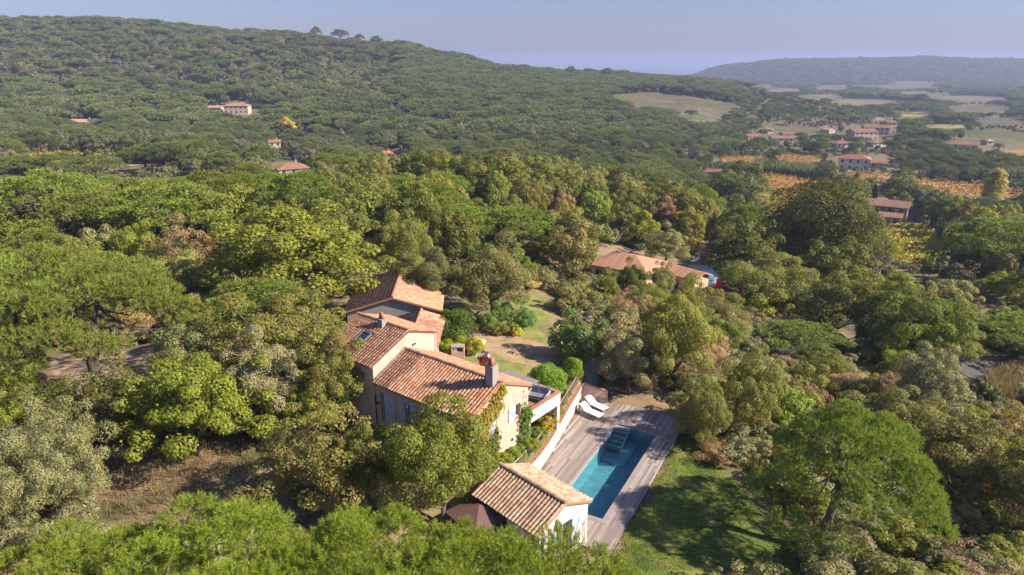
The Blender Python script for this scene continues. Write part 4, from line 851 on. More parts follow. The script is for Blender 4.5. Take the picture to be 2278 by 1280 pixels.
def pine_tree(kind, seed, Wd, H, thick, npad, ntuft, nn, L, w, shoot, lean=(0, 0), trunk_r=0.3, padr=0.1, mat=None, zt=0.45):
    r = np.random.default_rng(seed); R_ = Wd / 2
    i = np.arange(npad) + .5; rr_ = R_ * np.sqrt(i / npad) * r.uniform(.92, 1.03, npad); th = i * 2.39996 + r.normal(size=npad) * .2
    irr = 1 + 0.07 * np.sin(3 * th + seed) + 0.06 * np.sin(5 * th + 2 * seed); q = rr_ / R_
    z = H - .25 - thick * q ** 2.3 * .85 + r.normal(size=npad) * thick * .05
    low = r.uniform(size=npad) < 0.3; z[low] -= r.uniform(.15, .5, low.sum()) * thick
    PC = np.stack([rr_ * irr * np.cos(th), rr_ * irr * np.sin(th), z], -1); pr = padr * Wd * r.uniform(.75, 1.3, npad)
    ci = r.choice(npad, ntuft, p=pr ** 2 / (pr ** 2).sum()); d = rdir(r, ntuft); d[:, 2] = np.abs(d[:, 2]) * 1.1 - .12; d = unitv(d)
    out = unitv(PC[ci] - (0, 0, H - thick)); d = unitv(d + out * .35)
    C = PC[ci] + d * (pr[ci] * (.7 + .35 * np.sqrt(r.uniform(size=ntuft))))[:, None] * (1, 1, .8)
    ax = unitv(d * .8 + (0, 0, .38) + out * .15 + rdir(r, ntuft) * .25); V, Ft = needles(r, C, ax, nn, L, w, shoot)
    V[:, :2] += np.array(lean) ; cm = np_mesh(kind + '_crown', V, Ft, mat or M_pine)
    mb = MB(); hub = np.array([lean[0] * .75, lean[1] * .75, H * zt]); limb(mb, (0, 0, -.5), hub, trunk_r * 1.3, trunk_r * .85, r, .05, 9, 6)
    stems = []
    for a_ in (0.4, 2.4, 4.6):
        e = hub + np.array([math.cos(a_ + seed) * Wd * .13, math.sin(a_ + seed) * Wd * .13, H * (.93 - zt) - thick * .2]); limb(mb, hub, e, trunk_r * .6, trunk_r * .22, r, .12, 7, 5); stems.append((hub, e))
    for j in range(1, npad, max(1, npad // 17)):
        tgt = PC[j] + (lean[0], lean[1], -pr[j] * .3); st = min(stems, key=lambda q: np.linalg.norm(q[1] - tgt)); t_ = r.uniform(.1, .75); f_ = st[0] * (1 - t_) + st[1] * t_
        mid = f_ * .5 + tgt * .5 + r.normal(size=3) * .05 * Wd - (0, 0, .03 * Wd); limb(mb, f_, mid, trunk_r * .26, trunk_r * .15, r, .15, 5, 3); limb(mb, mid, tgt, trunk_r * .15, .02, r, .2, 5, 3)
        side = mid + (tgt - mid) * .8 + r.normal(size=3) * .07 * Wd; limb(mb, mid, side, trunk_r * .1, .015, r, .2, 4, 3)
    add_proto(kind, Wd, H, cm, mb.mesh(kind + '_trunk', M_bark, True))
pine_tree('pine_front', 11, 11, 12, 4.2, 84, 5000, 40, .15, .017, .32, padr=.058)
pine_tree('pine_front', 12, 11, 12, 4.6, 80, 5000, 40, .15, .017, .32, padr=.06)
pine_tree('pine_near', 21, 13, 9, 5.4, 74, 5200, 14, .25, .042, .3, padr=.072, trunk_r=.4)
pine_tree('pine_lean', 22, 10.5, 8.5, 5.8, 84, 6500, 15, .23, .038, .28, padr=.082, lean=(1.9, .5), trunk_r=.27, zt=.5)
for s in (31, 32, 33): pine_tree('pine_mid', s, 11, 10, 3.4 + .5 * (s % 3), 46, 2400, 6, .42, .11, .3, padr=.085, zt=.5)
for s in (41, 42, 43): clump_tree('oak_near', s, 8, 7.5, .5 + .3 * (s % 3), 70, .78, 30000, .13, 1.7, M_leaf, trunk_r=.2, forks=1 + s % 2, rough=.5, droop=-.6)
for s in (44, 45): clump_tree('broad_near', s, 8, 7.5, .5, 64, .82, 24000, .165, 1.35, M_leaf, trunk_r=.2, rough=.6, droop=-.6)
for s in (51, 52): clump_tree('olive_near', s, 5, 5, .3, 64, .5, 26000, .085, 2.6, M_olive, trunk_r=.16, forks=2, rough=.6, droop=-.7)
clump_tree('olive_big', 53, 10, 7, .2, 130, .62, 52000, .088, 3.0, M_olive, trunk_r=.2, forks=2, rough=.6, droop=-.7, shell=.5)
for s in (54, 55): clump_tree('sparse_near', s, 6, 5.5, .4, 70, .52, 14000, .11, 1.8, M_leaf, trunk_r=.15, forks=2, rough=.7, droop=-.7)
for s in (61, 62, 63, 64): clump_tree('oak_mid', s, 9, 8.5, .8, 56, .98, 9500, .27, 1.5, M_leaf, trunk_r=.22, rough=.5, droop=-.7)
for s in (65, 66, 67): clump_tree('broad_mid', s, 8, 9.5, .8, 50, .95, 8500, .28, 1.35, M_leaf, trunk_r=.2, zshape=.2, rough=.5, droop=-.7)
for s in (68, 69): clump_tree('olive_mid', s, 6, 5.5, .4, 44, .7, 9000, .19, 2.2, M_olive, trunk_r=.16, forks=2, droop=-.7, rough=.5)
clump_tree('giant_tree', 71, 21, 15, .6, 62, 2.35, 62000, .22, 1.6, M_leaf, trunk_r=.5, squash=.85, shell=.8, rough=.45, droop=-.9, zshape=.25)
clump_tree('mimosa_tree', 72, 12, 9.5, .2, 110, 1.0, 42000, .17, 1.9, M_leaf, trunk_r=.25, squash=.62, rough=.2, droop=-.9)
for s in (81, 82, 83): clump_tree('shrub', s, 2.6, 1.9, .0, 30, .36, 5600, .10, 1.8, M_leaf, trunk_r=.04, droop=-.6, rough=.6)
for s in (84, 85): clump_tree('shrub_dry', s, 2.6, 2.0, .0, 40, .32, 8000, .055, 2.4, M_dry, trunk_r=.04, droop=-.6, rough=.7)
for s in (86, 87): clump_tree('shrub_olive', s, 2.8, 2.2, .0, 34, .35, 7500, .08, 2.8, M_olive, trunk_r=.04, droop=-.6, rough=.6)
clump_tree('topiary', 88, 2.0, 2.0, .0, 90, .30, 16000, .06, 1.5, M_leaf, trunk_r=.05, droop=-.95, rough=.0, squash=.95)
clump_tree('cypress', 91, 1.6, 9, .3, 46, .42, 3600, .24, 2.0, M_leaf, trunk_r=.12, droop=-.95, squash=1.6, zshape=.45, rough=.05)
clump_tree('poplar', 92, 4.5, 15, 1.0, 50, 1.0, 5600, .36, 1.3, M_leaf, trunk_r=.2, droop=-.9, squash=1.5, zshape=.2, rough=.3)
LEAF_GAIN = (2.55, 2.25, 1.6)
def copy_tree_parts(kind, var, root, color, names=('crown', 'trunk')):
    Wd, H, cm, tm = PROTO[kind][var % len(PROTO[kind])]
    c = bpy.data.objects.new(names[0], cm); c.color = tuple(min(1.0, k * q) for k, q in zip(color, LEAF_GAIN)) + (1,); link(c, root); t = bpy.data.objects.new(names[1], tm); link(t, root); return c
NT = 0
def tree(kind, name, x, y, Wd, H, color, label, cat='tree', group=None, rz=None, var=None, z=None, stem='trunk', crown='crown'):
    global NT; NT += 1
    v = NT if var is None else var; pw_, ph_, _, _ = PROTO[kind][v % len(PROTO[kind])]
    t = empty(name, (x, y, g1(x, y) if z is None else z), rng.uniform(0, 6.28) if rz is None else rz); t.scale = (Wd / pw_, Wd / pw_, H / ph_)
    copy_tree_parts(kind, v, t, color, (crown, stem)); tag(t, label, cat, group); return t
def slope_v(v): d = ray(1139, v); return d[2] / d[1]
CROWNS = []; BOX = []
def tree_px(kind, name, u0, u1, vtop, ub, vb, color, label, cat='tree', rz=None, var=None, centre=True, dx=0, stem='trunk', grow=1.0, group=None):
    """crown between columns u0 and u1, top at row vtop, standing where pixel (ub, vb) meets the ground"""
    b = gp(ub, vb); y = b[1]; zt = CAM_H + y * slope_v(vtop); f = y * CP - ((zt + b[2]) / 2 - CAM_H) * SP; Wd = (u1 - u0) / F_PX * f * grow
    x = (((u0 + u1) / 2 - 1139) / F_PX * f) if centre else b[0]
    H = max(zt - b[2], Wd * .45); CROWNS.append((x, y, Wd / 2)); z = g1(x, y); BOX.append((u0 + (u1 - u0) * .15, u1 - (u1 - u0) * .15, vtop, vtop + (vb - vtop) * .6, y))
    return tree(kind, name, x, y, Wd, H, color, label, cat, group, rz, var, z, stem)
OAKD, OAK, OAKL, BRI = (.062, .082, .024), (.088, .108, .030), (.108, .128, .034), (.122, .152, .026)
OLI, GRY, DRY = (.105, .118, .062), (.118, .12, .08), (.15, .118, .078)
CORK = (.115, .125, .062)
# ---- trees round the house, read from the photograph
tree_px('pine_near', 'umbrella_pine', -20, 408, 578, 205, 880, (.10, .128, .034), 'big spreading umbrella pine left of the driveway with a thick dark trunk', var=0, rz=.3)
tree_px('pine_lean', 'umbrella_pine', 1690, 2105, 945, 1800, 1222, (.10, .148, .033), 'leaning umbrella pine with open branches on the right of the lawn', rz=-.1, var=0, centre=False, grow=.86)
for k, (u, y, zt, wd) in enumerate([(60, 15.2, 11.2, 11), (470, 15.6, 11.7, 11.5), (830, 14.8, 12.0, 11), (1150, 14.1, 12.2, 10.5)]):
    f = y * CP - (zt - 1.5 - CAM_H) * SP; x = (u - 1139) / F_PX * f
    tree('pine_front', 'umbrella_pine', x, y, wd, zt - g1(x, y), [(.10, .142, .022), (.106, .152, .023), (.102, .147, .022), (.099, .141, .022)][k],
         ['bright green pine crown filling the bottom left corner', 'bright pine crown at the bottom edge, highest of the foreground pines', 'bright pine crown at the bottom edge below the house oak', 'bright pine crown at the bottom edge in front of the pool house'][k], var=k)
tree_px('oak_near', 'oak_tree', 840, 1105, 908, 975, 1165, (.088, .115, .026), 'large green oak in front of the house gable and eave', var=0)
tree_px('broad_near', 'oak_tree', 765, 905, 950, 840, 1120, (.09, .115, .027), 'lower leafy oak below the shuttered facade, left of the large oak', var=1)
tree_px('sparse_near', 'oak_tree', 585, 840, 925, 700, 1140, (.115, .115, .048), 'thin brownish-green oak left of the large house oak', var=0, grow=1.1)
tree_px('broad_near', 'mulberry_tree', 300, 570, 812, 440, 1010, (.105, .138, .024), 'bright yellow-green leafy tree on the slope below the driveway', var=0)
tree_px('olive_near', 'olive_tree', 505, 660, 770, 590, 960, (.135, .135, .095), 'pale grey olive tree between the yellow-green tree and the house', var=0, grow=1.15)
tree_px('oak_near', 'cork_oak', 490, 770, 648, 655, 850, (.108, .118, .042), 'spreading cork oak with bare lower trunk left of the house', var=1)
tree_px('oak_near', 'cork_oak', 672, 838, 745, 752, 925, (.11, .122, .042), 'small cork oak overlapping the left end of the house roof', var=2)
tree_px('broad_near', 'oak_tree', 615, 760, 850, 690, 965, (.13, .17, .03), 'leafy green bush-like oak by the timber steps', var=1)
tree_px('olive_big', 'olive_tree', -50, 262, 925, 110, 1170, (.105, .118, .066), 'wide grey-green olive at the left edge above the front pines', var=1, grow=1.05)
tree_px('olive_big', 'olive_tree', -150, 120, 1010, 0, 1230, (.10, .11, .062), 'grey olive cut by the left edge of the picture', var=0)
tree_px('pine_near', 'pine_tree', -70, 82, 735, 10, 925, (.09, .118, .036), 'round young pine at the left edge beside the big umbrella pine', var=0)
tree_px('broad_near', 'oak_tree', -60, 95, 850, 20, 985, (.115, .15, .026), 'bright leafy oak at the left edge below the young pine', var=1)
tree_px('olive_near', 'olive_tree', 325, 520, 728, 430, 890, (.09, .108, .046), 'dull green olive in front of the driveway car', var=1)
tree_px('sparse_near', 'oak_tree', 100, 330, 820, 215, 985, (.075, .085, .035), 'dark sparse oak under the big umbrella pine', var=1)
tree_px('oak_near', 'oak_tree', 395, 490, 652, 440, 745, (.15, .16, .06), 'small pale oak behind the driveway car', var=1)
tree_px('olive_near', 'olive_tree', 340, 482, 562, 410, 690, (.13, .145, .05), 'round dull-green olive behind the big umbrella pine', var=0)
tree_px('broad_near', 'downy_oak', 490, 835, 462, 690, 690, (.105, .13, .026), 'tall bright yellow-green oak behind the house on the left', var=0)
tree_px('broad_near', 'downy_oak', 250, 380, 500, 320, 640, (.12, .155, .03), 'bright green tree between the two left pines', var=1)
tree_px('sparse_near', 'walnut_tree', 345, 515, 498, 430, 640, (.16, .135, .09), 'tan thin-leaved tree left of the bright oak', var=0)
tree_px('oak_near', 'cork_oak', 995, 1192, 542, 1090, 705, (.10, .11, .058), 'grey-green cork oak with twin trunks at the garden edge', var=1)
tree_px('oak_near', 'cork_oak', 870, 1030, 560, 960, 700, (.085, .095, .045), 'dark cork oak right behind the outbuilding roof', var=2)
tree_px('oak_near', 'oak_tree', 820, 960, 480, 890, 640, (.11, .13, .04), 'green oak behind the outbuilding ridge', var=0)
tree_px('pine_mid', 'umbrella_pine', 235, 508, 425, 370, 590, (.10, .138, .03), 'bright domed umbrella pine above the driveway wood', var=0)
tree_px('pine_mid', 'umbrella_pine', -40, 225, 396, 90, 560, (.10, .138, .032), 'broad umbrella pine at the left edge of the near wood', var=1)
tree_px('pine_mid', 'umbrella_pine', 1050, 1235, 472, 1140, 590, (.098, .142, .03), 'flat-topped umbrella pine behind the twin-trunk cork oak', var=2)
tree_px('giant_tree', 'giant_oak', 1660, 1995, 402, 1830, 612, (.047, .058, .018), 'huge lobed evergreen tree rising above the neighbours on the right', var=0)
tree_px('mimosa_tree', 'mimosa_tree', 1905, 2158, 640, 2020, 815, (.07, .098, .024), 'dense dark dome-shaped mimosa beside the road', var=0)
tree_px('olive_near', 'olive_tree', 1335, 1468, 728, 1405, 872, (.135, .145, .088), 'silvery olive tree just beyond the loungers', var=0)
tree_px('oak_near', 'oak_tree', 1410, 1600, 640, 1487, 862, (.125, .145, .045), 'tall oak with a dark leaning trunk behind the silvery olive', var=1)
tree_px('oak_near', 'cork_oak', 1600, 1815, 575, 1700, 705, (.105, .125, .045), 'broad cork oak right of the neighbour pool', var=0)
tree_px('oak_near', 'cork_oak', 1760, 1960, 600, 1860, 770, (.09, .105, .045), 'cork oak with several slanting trunks above the road', var=1)
tree_px('oak_near', 'oak_tree', 1590, 1745, 800, 1690, 985, (.105, .12, .045), 'bushy green oak behind the right side of the lawn', var=2)
tree_px('oak_near', 'oak_tree', 1500, 1625, 850, 1565, 1010, (.10, .115, .045), 'dark oak leaning over the far corner of the deck', var=0)
tree_px('olive_near', 'olive_tree', 1985, 2145, 780, 2060, 945, (.11, .122, .075), 'grey olive left of the tall dry reeds', var=1)
tree_px('oak_near', 'cork_oak', 2035, 2255, 915, 2150, 1130, (.11, .118, .055), 'pale lobed cork oak behind the leaning pine', var=1)
tree_px('oak_near', 'cork_oak', 1880, 2090, 880, 2000, 1010, (.10, .115, .05), 'low cork oak between the leaning pine and the grey olive', var=2)
tree_px('oak_near', 'oak_tree', 2190, 2400, 1000, 2290, 1200, (.075, .09, .035), 'dark oak cut by the right edge low down', var=0)
tree_px('pine_mid', 'umbrella_pine', 2145, 2420, 500, 2280, 640, (.085, .125, .035), 'umbrella pine cut by the right edge behind the mimosa', var=0)
tree_px('oak_mid', 'oak_tree', 1690, 1790, 360, 1650, 500, (.07, .09, .028), 'dark oak beside the orange vineyard, front of a close pair', var=0) if False else None
tree_px('oak_mid', 'oak_tree', 1570, 1700, 385, 1640, 478, (.065, .09, .03), 'dark round oak at the left end of the orange vineyard', var=1)
tree_px('oak_mid', 'oak_tree', 1612, 1710, 355, 1660, 440, (.065, .085, .03), 'dark oak just behind the one at the vineyard end', var=2)
tree_px('olive_near', 'olive_tree', 1430, 1530, 512, 1480, 585, (.135, .15, .075), 'soft grey olive above the neighbour tiled roof', var=0)
tree_px('broad_mid', 'ash_tree', 1490, 1575, 468, 1535, 560, (.13, .135, .03), 'yellowish tree right of the soft grey olive', var=0)
tree_px('broad_mid', 'ash_tree', 1290, 1370, 418, 1330, 520, (.11, .165, .04), 'fresh light-green tree standing out of the wood', var=1)
tree_px('broad_mid', 'ash_tree', 1080, 1140, 388, 1110, 480, (.11, .155, .04), 'fresh green tree in the wood above the flat pine', var=2)
tree_px('broad_mid', 'judas_tree', 1440, 1520, 440, 1480, 530, (.15, .11, .095), 'pinkish-brown tree in the wood above the neighbour house', var=0)
tree_px('cypress', 'cypress', 1895, 1912, 383, 1903, 438, (.035, .06, .022), 'tall dark cypress behind the giant tree, the taller of two', var=0)
tree_px('cypress', 'cypress', 1940, 1952, 408, 1946, 450, (.04, .065, .022), 'smaller dark cypress beside the stone farmhouse roof', var=0)
tree_px('cypress', 'cypress', 2033, 2056, 425, 2045, 478, (.035, .06, .022), 'pointed dark cypress right of the stone farmhouse', var=0)
tree_px('poplar', 'poplar_tree', 2185, 2235, 370, 2210, 468, (.20, .20, .07), 'tall pale poplar at the far right by the vineyard track', var=0)
tree_px('oak_mid', 'oak_tree', 1960, 2055, 390, 2005, 458, (.075, .095, .03), 'round dark oak beside the vineyard track', var=1)
tree_px('broad_mid', 'plane_tree', 612, 662, 262, 637, 310, (.26, .225, .06), 'golden autumn tree in the valley below the villa', var=0)
# oaks in front of the neighbour house, pines of the left grove and on the hill crest
for u0, u1, vt, ub, vb, c, lab in [(1372, 1445, 585, 1408, 668, OAKD, 'dark green oak in front of the neighbour hipped roof'), (1440, 1505, 588, 1470, 660, CORK, 'grey-green oak between the two neighbour roofs'), (1318, 1380, 608, 1348, 690, OAK, 'olive-green oak left below the neighbour roof'), (1490, 1560, 628, 1525, 705, OAKL, 'light oak below the low neighbour wing')]:
    tree_px('oak_near', 'oak_tree', u0, u1, vt, ub, vb, c, lab)
for k, (u0, u1, vt, ub, vb) in enumerate([(278, 365, 326, 322, 386), (345, 430, 320, 388, 384), (410, 505, 317, 455, 388), (-20, 95, 352, 38, 412), (70, 185, 346, 128, 410), (150, 275, 352, 215, 414), (-60, 40, 340, -10, 390)]):
    tree_px('pine_mid', 'umbrella_pine', u0, u1, vt, ub, vb, (.078, .105, .034), ['leftmost dark umbrella pine of the grove right of the yellow vineyard', 'middle dark umbrella pine of the grove right of the yellow vineyard', 'right dark umbrella pine of the grove beside the tiled knoll house', 'dark umbrella pine at the left edge below the yellow vineyard', 'second dark umbrella pine from the left edge below the yellow vineyard', 'third dark pine from the left edge below the yellow vineyard', 'dark umbrella pine cut by the left edge beside the yellow vineyard'][k])
for k, (u, vt, w_) in enumerate([(98, 30, 26), (753, 62, 22), (800, 68, 34), (838, 78, 20), (872, 82, 24), (925, 92, 18), (1170, 152, 26), (1258, 150, 22), (1330, 154, 24)]):
    yb = 930.0; xb = (u - 1139) / F_PX * yb * 1.06; zt_ = CAM_H + yb * slope_v(vt); zg = g1(xb, yb)
    tree('pine_mid', 'umbrella_pine', xb, yb, w_ / F_PX * yb * 1.05, max(zt_ - zg, 7.0), (.07, .09, .032), 'skyline umbrella pine, ' + ['far left above the hillside', 'left of a close pair on the descending crest', 'the largest of those on the descending crest', 'small one right of the largest', 'fifth from the left', 'sixth from the left', 'on the low ridge left of the sea gap', 'on the low ridge beside the tiny white house', 'on the low ridge right of the tiny white house'][k], z=zg)
# clipped hedge and topiary
tree_px('topiary', 'clipped_hedge', 1172, 1262, 812, 1220, 888, (.085, .165, .022), 'large clipped green hedge dome beside the terrace', 'hedge', var=0, stem='stem')
tree_px('topiary', 'topiary_ball', 1250, 1300, 796, 1275, 850, (.10, .165, .022), 'round clipped topiary ball at the top of the railing', 'topiary', var=0, stem='stem')
for u0, u1, vt, ub, vb, c, lab in [(1222, 1345, 712, 1290, 800, (.07, .115, .045), 'big blue-green bush at the right edge of the dry lawn'), (1262, 1335, 755, 1300, 808, (.085, .135, .028), 'bright leafy bush in front of the blue-green bush'),
    (1140, 1195, 690, 1168, 738, (.07, .135, .05), 'rounded blue-green shrub by the garden path'), (1085, 1150, 672, 1115, 722, (.08, .14, .05), 'green shrub at the foot of the twin-trunk oak'), (1062, 1110, 700, 1085, 735, (.09, .14, .045), 'leafy light shrub left of the rounded shrubs'),
    (1092, 1140, 718, 1115, 744, (.11, .12, .05), 'low mounded grey-green shrub on the lawn edge'), (1225, 1340, 640, 1285, 700, (.12, .13, .065), 'pale mixed shrub above the blue-green bush'), (1135, 1165, 725, 1150, 748, (.24, .27, .05), 'small yellow spiky plant on the lawn edge'),
    (1062, 1090, 780, 1076, 818, (.13, .028, .018), 'red-leaved shrub behind the antenna'), (975, 1040, 752, 1005, 782, (.14, .185, .025), 'low green flower bed shrub under the upper gable'), (1030, 1080, 755, 1055, 785, (.17, .18, .03), 'yellowish flower bed shrub left of the red shrub'),
    (1045, 1080, 752, 1062, 775, (.5, .46, .44), 'white flowering plant above the red shrub'), (880, 905, 678, 890, 705, (.15, .21, .03), 'bright green shrub between outbuilding and upper roof'), (828, 885, 672, 855, 708, (.15, .21, .03), 'bright green shrub against the grey outbuilding wall')]:
    tree_px('shrub', 'garden_shrub', u0, u1, vt, ub, vb, c, lab, 'shrub', stem='stem')
# pergola smothered in creeper
pz = gp(1008, 762); pg = empty('pergola', pz, R(12)); tag(pg, 'green creeper-covered pergola beside the annex', 'pergola')
for x in (-1.5, 1.5):
    for y in (-1.2, 1.2): MB().box(x - .06, x + .06, y - .06, y + .06, -.3, 1.85).build('post', M_darkwood, pg)
for y in (-1.2, 1.2): MB().box(-1.55, 1.55, y - .05, y + .05, 1.851, 1.95).build('beam', M_darkwood, pg)
c = bpy.data.objects.new('creeper', PROTO['topiary'][0][2]); c.color = (.125, .185, .022, 1); c.scale = (2.1, 1.95, 1.5); link(c, pg)
# creepers on the house wall
def creeper(name, spots, color, n_, size, label, seed):
    r = np.random.default_rng(seed); P = []
    for s0, z0, rs_, rz_, k in spots:
        q = r.normal(size=(int(n_ * k), 2)); P.append(np.stack([s0 + q[:, 0] * rs_ * .5, -.05 - np.abs(r.normal(size=len(q))) * .09, z0 + q[:, 1] * rz_ * .5], -1))
    P = np.concatenate(P); Nn = unitv(np.array([0, -1, .5]) + rdir(r, len(P)) * .6); V, Fq = leaf_quads(r, P, Nn, size, 1.2)
    t = empty(name, HM(spots[0][0], 0, g1(*HM(spots[0][0], -.1, 0)[:2])), HA); off = np.array([spots[0][0], 0, t.location.z]); o = bpy.data.objects.new('foliage', np_mesh(name, V - off, Fq, M_leaf)); o.color = color + (1,); link(o, t)
    mb = MB()
    for s0, z0, rs_, rz_, k in spots: limb(mb, (0, -.03, -.2), np.array((s0, -.03, z0)) - off, .03, .012, r, .05, 5, 5)
    mb.build('stem', M_bark, t); tag(t, label, 'creeper')
creeper('wall_creeper', [(-1.75, 4.9, .35, 1.1, .5), (-1.35, 5.55, .75, .5, 1), (-.85, 5.75, .75, .3, .7), (-.8, 6.2, .5, .12, .15), (-.35, 6.55, .6, .28, .5), (-.05, 6.95, .3, .2, .2), (-1.0, 6.0, .7, .1, .15)], (.34, .27, .035), 900, .13, 'yellowing creeper round the left gable window and under the chimney', 5)
creeper('wall_creeper', [(2.2, 3.4, .45, 1.3, 1), (2.4, 4.0, .5, .4, .6), (2.1, 2.6, .5, .6, .6)], (.12, .18, .03), 900, .13, 'green creeper climbing the right corner of the gable', 6)
creeper('wall_creeper', [(-1.7, 3.5, 1.0, .7, 1), (-.9, 3.4, .5, .7, .4), (-2.3, 3.2, .8, 1.2, .8), (-.5, 4.0, .15, .5, .1)], (.13, .165, .03), 1000, .14, 'green creeper along the foot of the gable wall', 7)
# slope plants between gable and railing
for k, (u, v, s_, c) in enumerate([(1165, 1000, .9, (.10, .16, .03)), (1130, 1020, 1.0, (.11, .16, .03)), (1195, 975, .9, (.10, .155, .03)), (1185, 1000, .8, (.14, .16, .04)), (1215, 955, .8, (.22, .19, .03)), (1225, 940, .7, (.26, .2, .03)), (1205, 940, .9, (.09, .15, .04)), (1240, 925, .7, (.14, .16, .05)), (1105, 1035, 1.0, (.12, .16, .03)), (1150, 1018, .7, (.13, .15, .04)), (1250, 900, .7, (.13, .15, .05)), (1262, 880, .6, (.2, .17, .07))]):
    p = gp(u, v); tree('shrub', 'slope_plant', p[0], p[1], 1.5 * s_, .8 * s_, c, ['green plant at the foot of the gable creeper', 'green plant near the left end of the railing', 'green plant below the terrace parapet', 'olive plant between gable corner and railing', 'yellow-flowered plant under the terrace pillar', 'bright yellow plant beside the railing curve', 'blue-green plant in the shade under the terrace', 'small mixed plant below the hedge dome', 'green plant by the pool house ridge', 'small pale plant on the bank', 'small plant between hedge dome and railing', 'tan plant at the top of the bank'][k], 'plant', 'plants on the bank above the curved wall', stem='stem')
# ------------------------------------------------------------------ vineyards, tracks, far houses
FIELDS = []
def rowmat(name, c0, c1, c2):
    m, n, l, p = newmat(name); ps = pos(n); a = noise(n, l, 0.05, 4, .6, ps); b = noise(n, l, 0.9, 4, .7, ps)
    c = ramp(n, l, a, [(.35, c0), (.5, c1), (.65, c2)])
    mp = nd(n, 'ShaderNodeMapping'); mp.inputs['Scale'].default_value = (.015, .35, .1); mp.inputs['Rotation'].default_value = (0, 0, .35); l.new(ps, mp.inputs['Vector']); st = noise(n, l, 1.0, 3, .7, mp.outputs[0])
    c = mixc(n, l, 1.0, c, ramp(n, l, b, [(.3, .65), (.7, 1.25)]), 'MULTIPLY'); l.new(mixc(n, l, 1.0, c, ramp(n, l, st, [(.35, .6), (.6, 1.2)]), 'MULTIPLY'), p.inputs['Base Color']); p.inputs['Roughness'].default_value = .95; p.inputs['Specular IOR Level'].default_value = .1; return m
M_vy = rowmat('vine_soil_yellow', (.28, .25, .07), (.34, .28, .085), (.34, .25, .11)); M_vo = rowmat('vine_soil_orange', (.34, .20, .07), (.38, .22, .09), (.32, .19, .11)); M_vb = rowmat('vine_soil_brown', (.13, .115, .058), (.155, .13, .068), (.115, .108, .05)); M_vg = rowmat('vine_soil_green', (.10, .125, .04), (.13, .135, .048), (.145, .13, .056))
M_vp = rowmat('vine_soil_pink', (.21, .155, .11), (.24, .175, .125), (.17, .14, .085))
M_vine = leafmat('vine_leaf', yellow=(.42, .24, .04), trans=.3, var=.6, ymix=.5)
def vineyard(poly, mat, leafcol, rows=None, label=''):
    o, w = sheet('vineyard', poly, mat, .06); FIELDS.append(poly)
    if rows is None or o is None: return
    ang, gap_, dens, size = rows; P = np.array(w); c = P.mean(0); d = np.array([math.cos(ang), math.sin(ang)]); n2 = np.array([-d[1], d[0]]); ext = np.abs((P - c) @ n2).max(); L = np.abs((P - c) @ d).max()
    r = np.random.default_rng(5); k = np.arange(-ext, ext, gap_); N = int(len(k) * 2 * L * dens); q = c + np.outer(r.choice(k, N) + r.normal(size=N) * .16, n2) + np.outer(r.uniform(-L, L, N), d)
    q = q[inpoly(w, q[:, 0], q[:, 1])]
    if len(q) == 0: return
    z = G(q[:, 0], q[:, 1]) + r.uniform(.25, 1.15, len(q)); V, Fq = leaf_quads(r, np.column_stack([q, z]), unitv(rdir(r, len(q)) + (0, 0, .8)), size, 1.2)
    v = link(bpy.data.objects.new('vine_rows', np_mesh('vine_rows', V, Fq, M_vine))); v.color = leafcol + (1,); tag(v, label, 'vines', kind='stuff')
YG, OR = (.40, .38, .05), (.42, .25, .05)
vineyard([(1955, 508), (2000, 500), (2060, 505), (2120, 548), (2100, 575), (2040, 592), (1985, 580), (1965, 540)], M_vy, YG, (R(35), 2.2, 9.0, .6), 'yellow-green vine rows below the stone farmhouse')
vineyard([(1640, 478), (1700, 484), (1760, 492), (1760, 512), (1700, 505), (1640, 492)], M_vy, YG, (R(150), 2.2, 7.0, .6), 'yellow-green vine rows left of the giant tree')
vineyard([(1690, 440), (1700, 425), (1760, 445), (1790, 455), (1780, 475), (1745, 480), (1700, 470)], M_vy, YG, (R(150), 2.4, 6, .6), 'golden vine rows right of the dark oaks')
vineyard([(1690, 384), (1720, 386), (1790, 398), (1830, 402), (1860, 412), (1800, 442), (1760, 440), (1700, 420), (1690, 400)], M_vo, OR, (R(20), 2.5, 2.6, .7), 'orange vine rows left of the cane hedge')
vineyard([(1595, 352), (1665, 349), (1705, 352), (1705, 358), (1640, 362), (1600, 360)], M_vo, OR, (R(10), 2.5, 2.0, .8), 'orange vine strip behind the dark oaks'); vineyard([(1715, 348), (1760, 345), (1830, 351), (1825, 360), (1745, 360)], M_vo, OR, (R(10), 2.5, 2.0, .8), 'orange vine strip left of the red-roofed house')
vineyard([(1870, 386), (1960, 388), (2060, 400), (2180, 412), (2290, 424), (2290, 446), (2180, 440), (2080, 425), (2000, 408), (1900, 402)], M_vo, OR, (R(-12), 2.5, 1.8, .8), 'orange vine rows along the pale track on the right')
vineyard([(60, 340), (290, 337), (290, 364), (180, 368), (60, 360)], M_vy, (.30, .27, .05), (R(5), 2.4, 1.5, .8), 'yellow vine rows at the foot of the left hill')
vineyard([(505, 333), (545, 333), (548, 345), (510, 346)], M_vo, OR, (R(5), 2.5, 1.2, .9), 'small orange vine patch in the left valley')
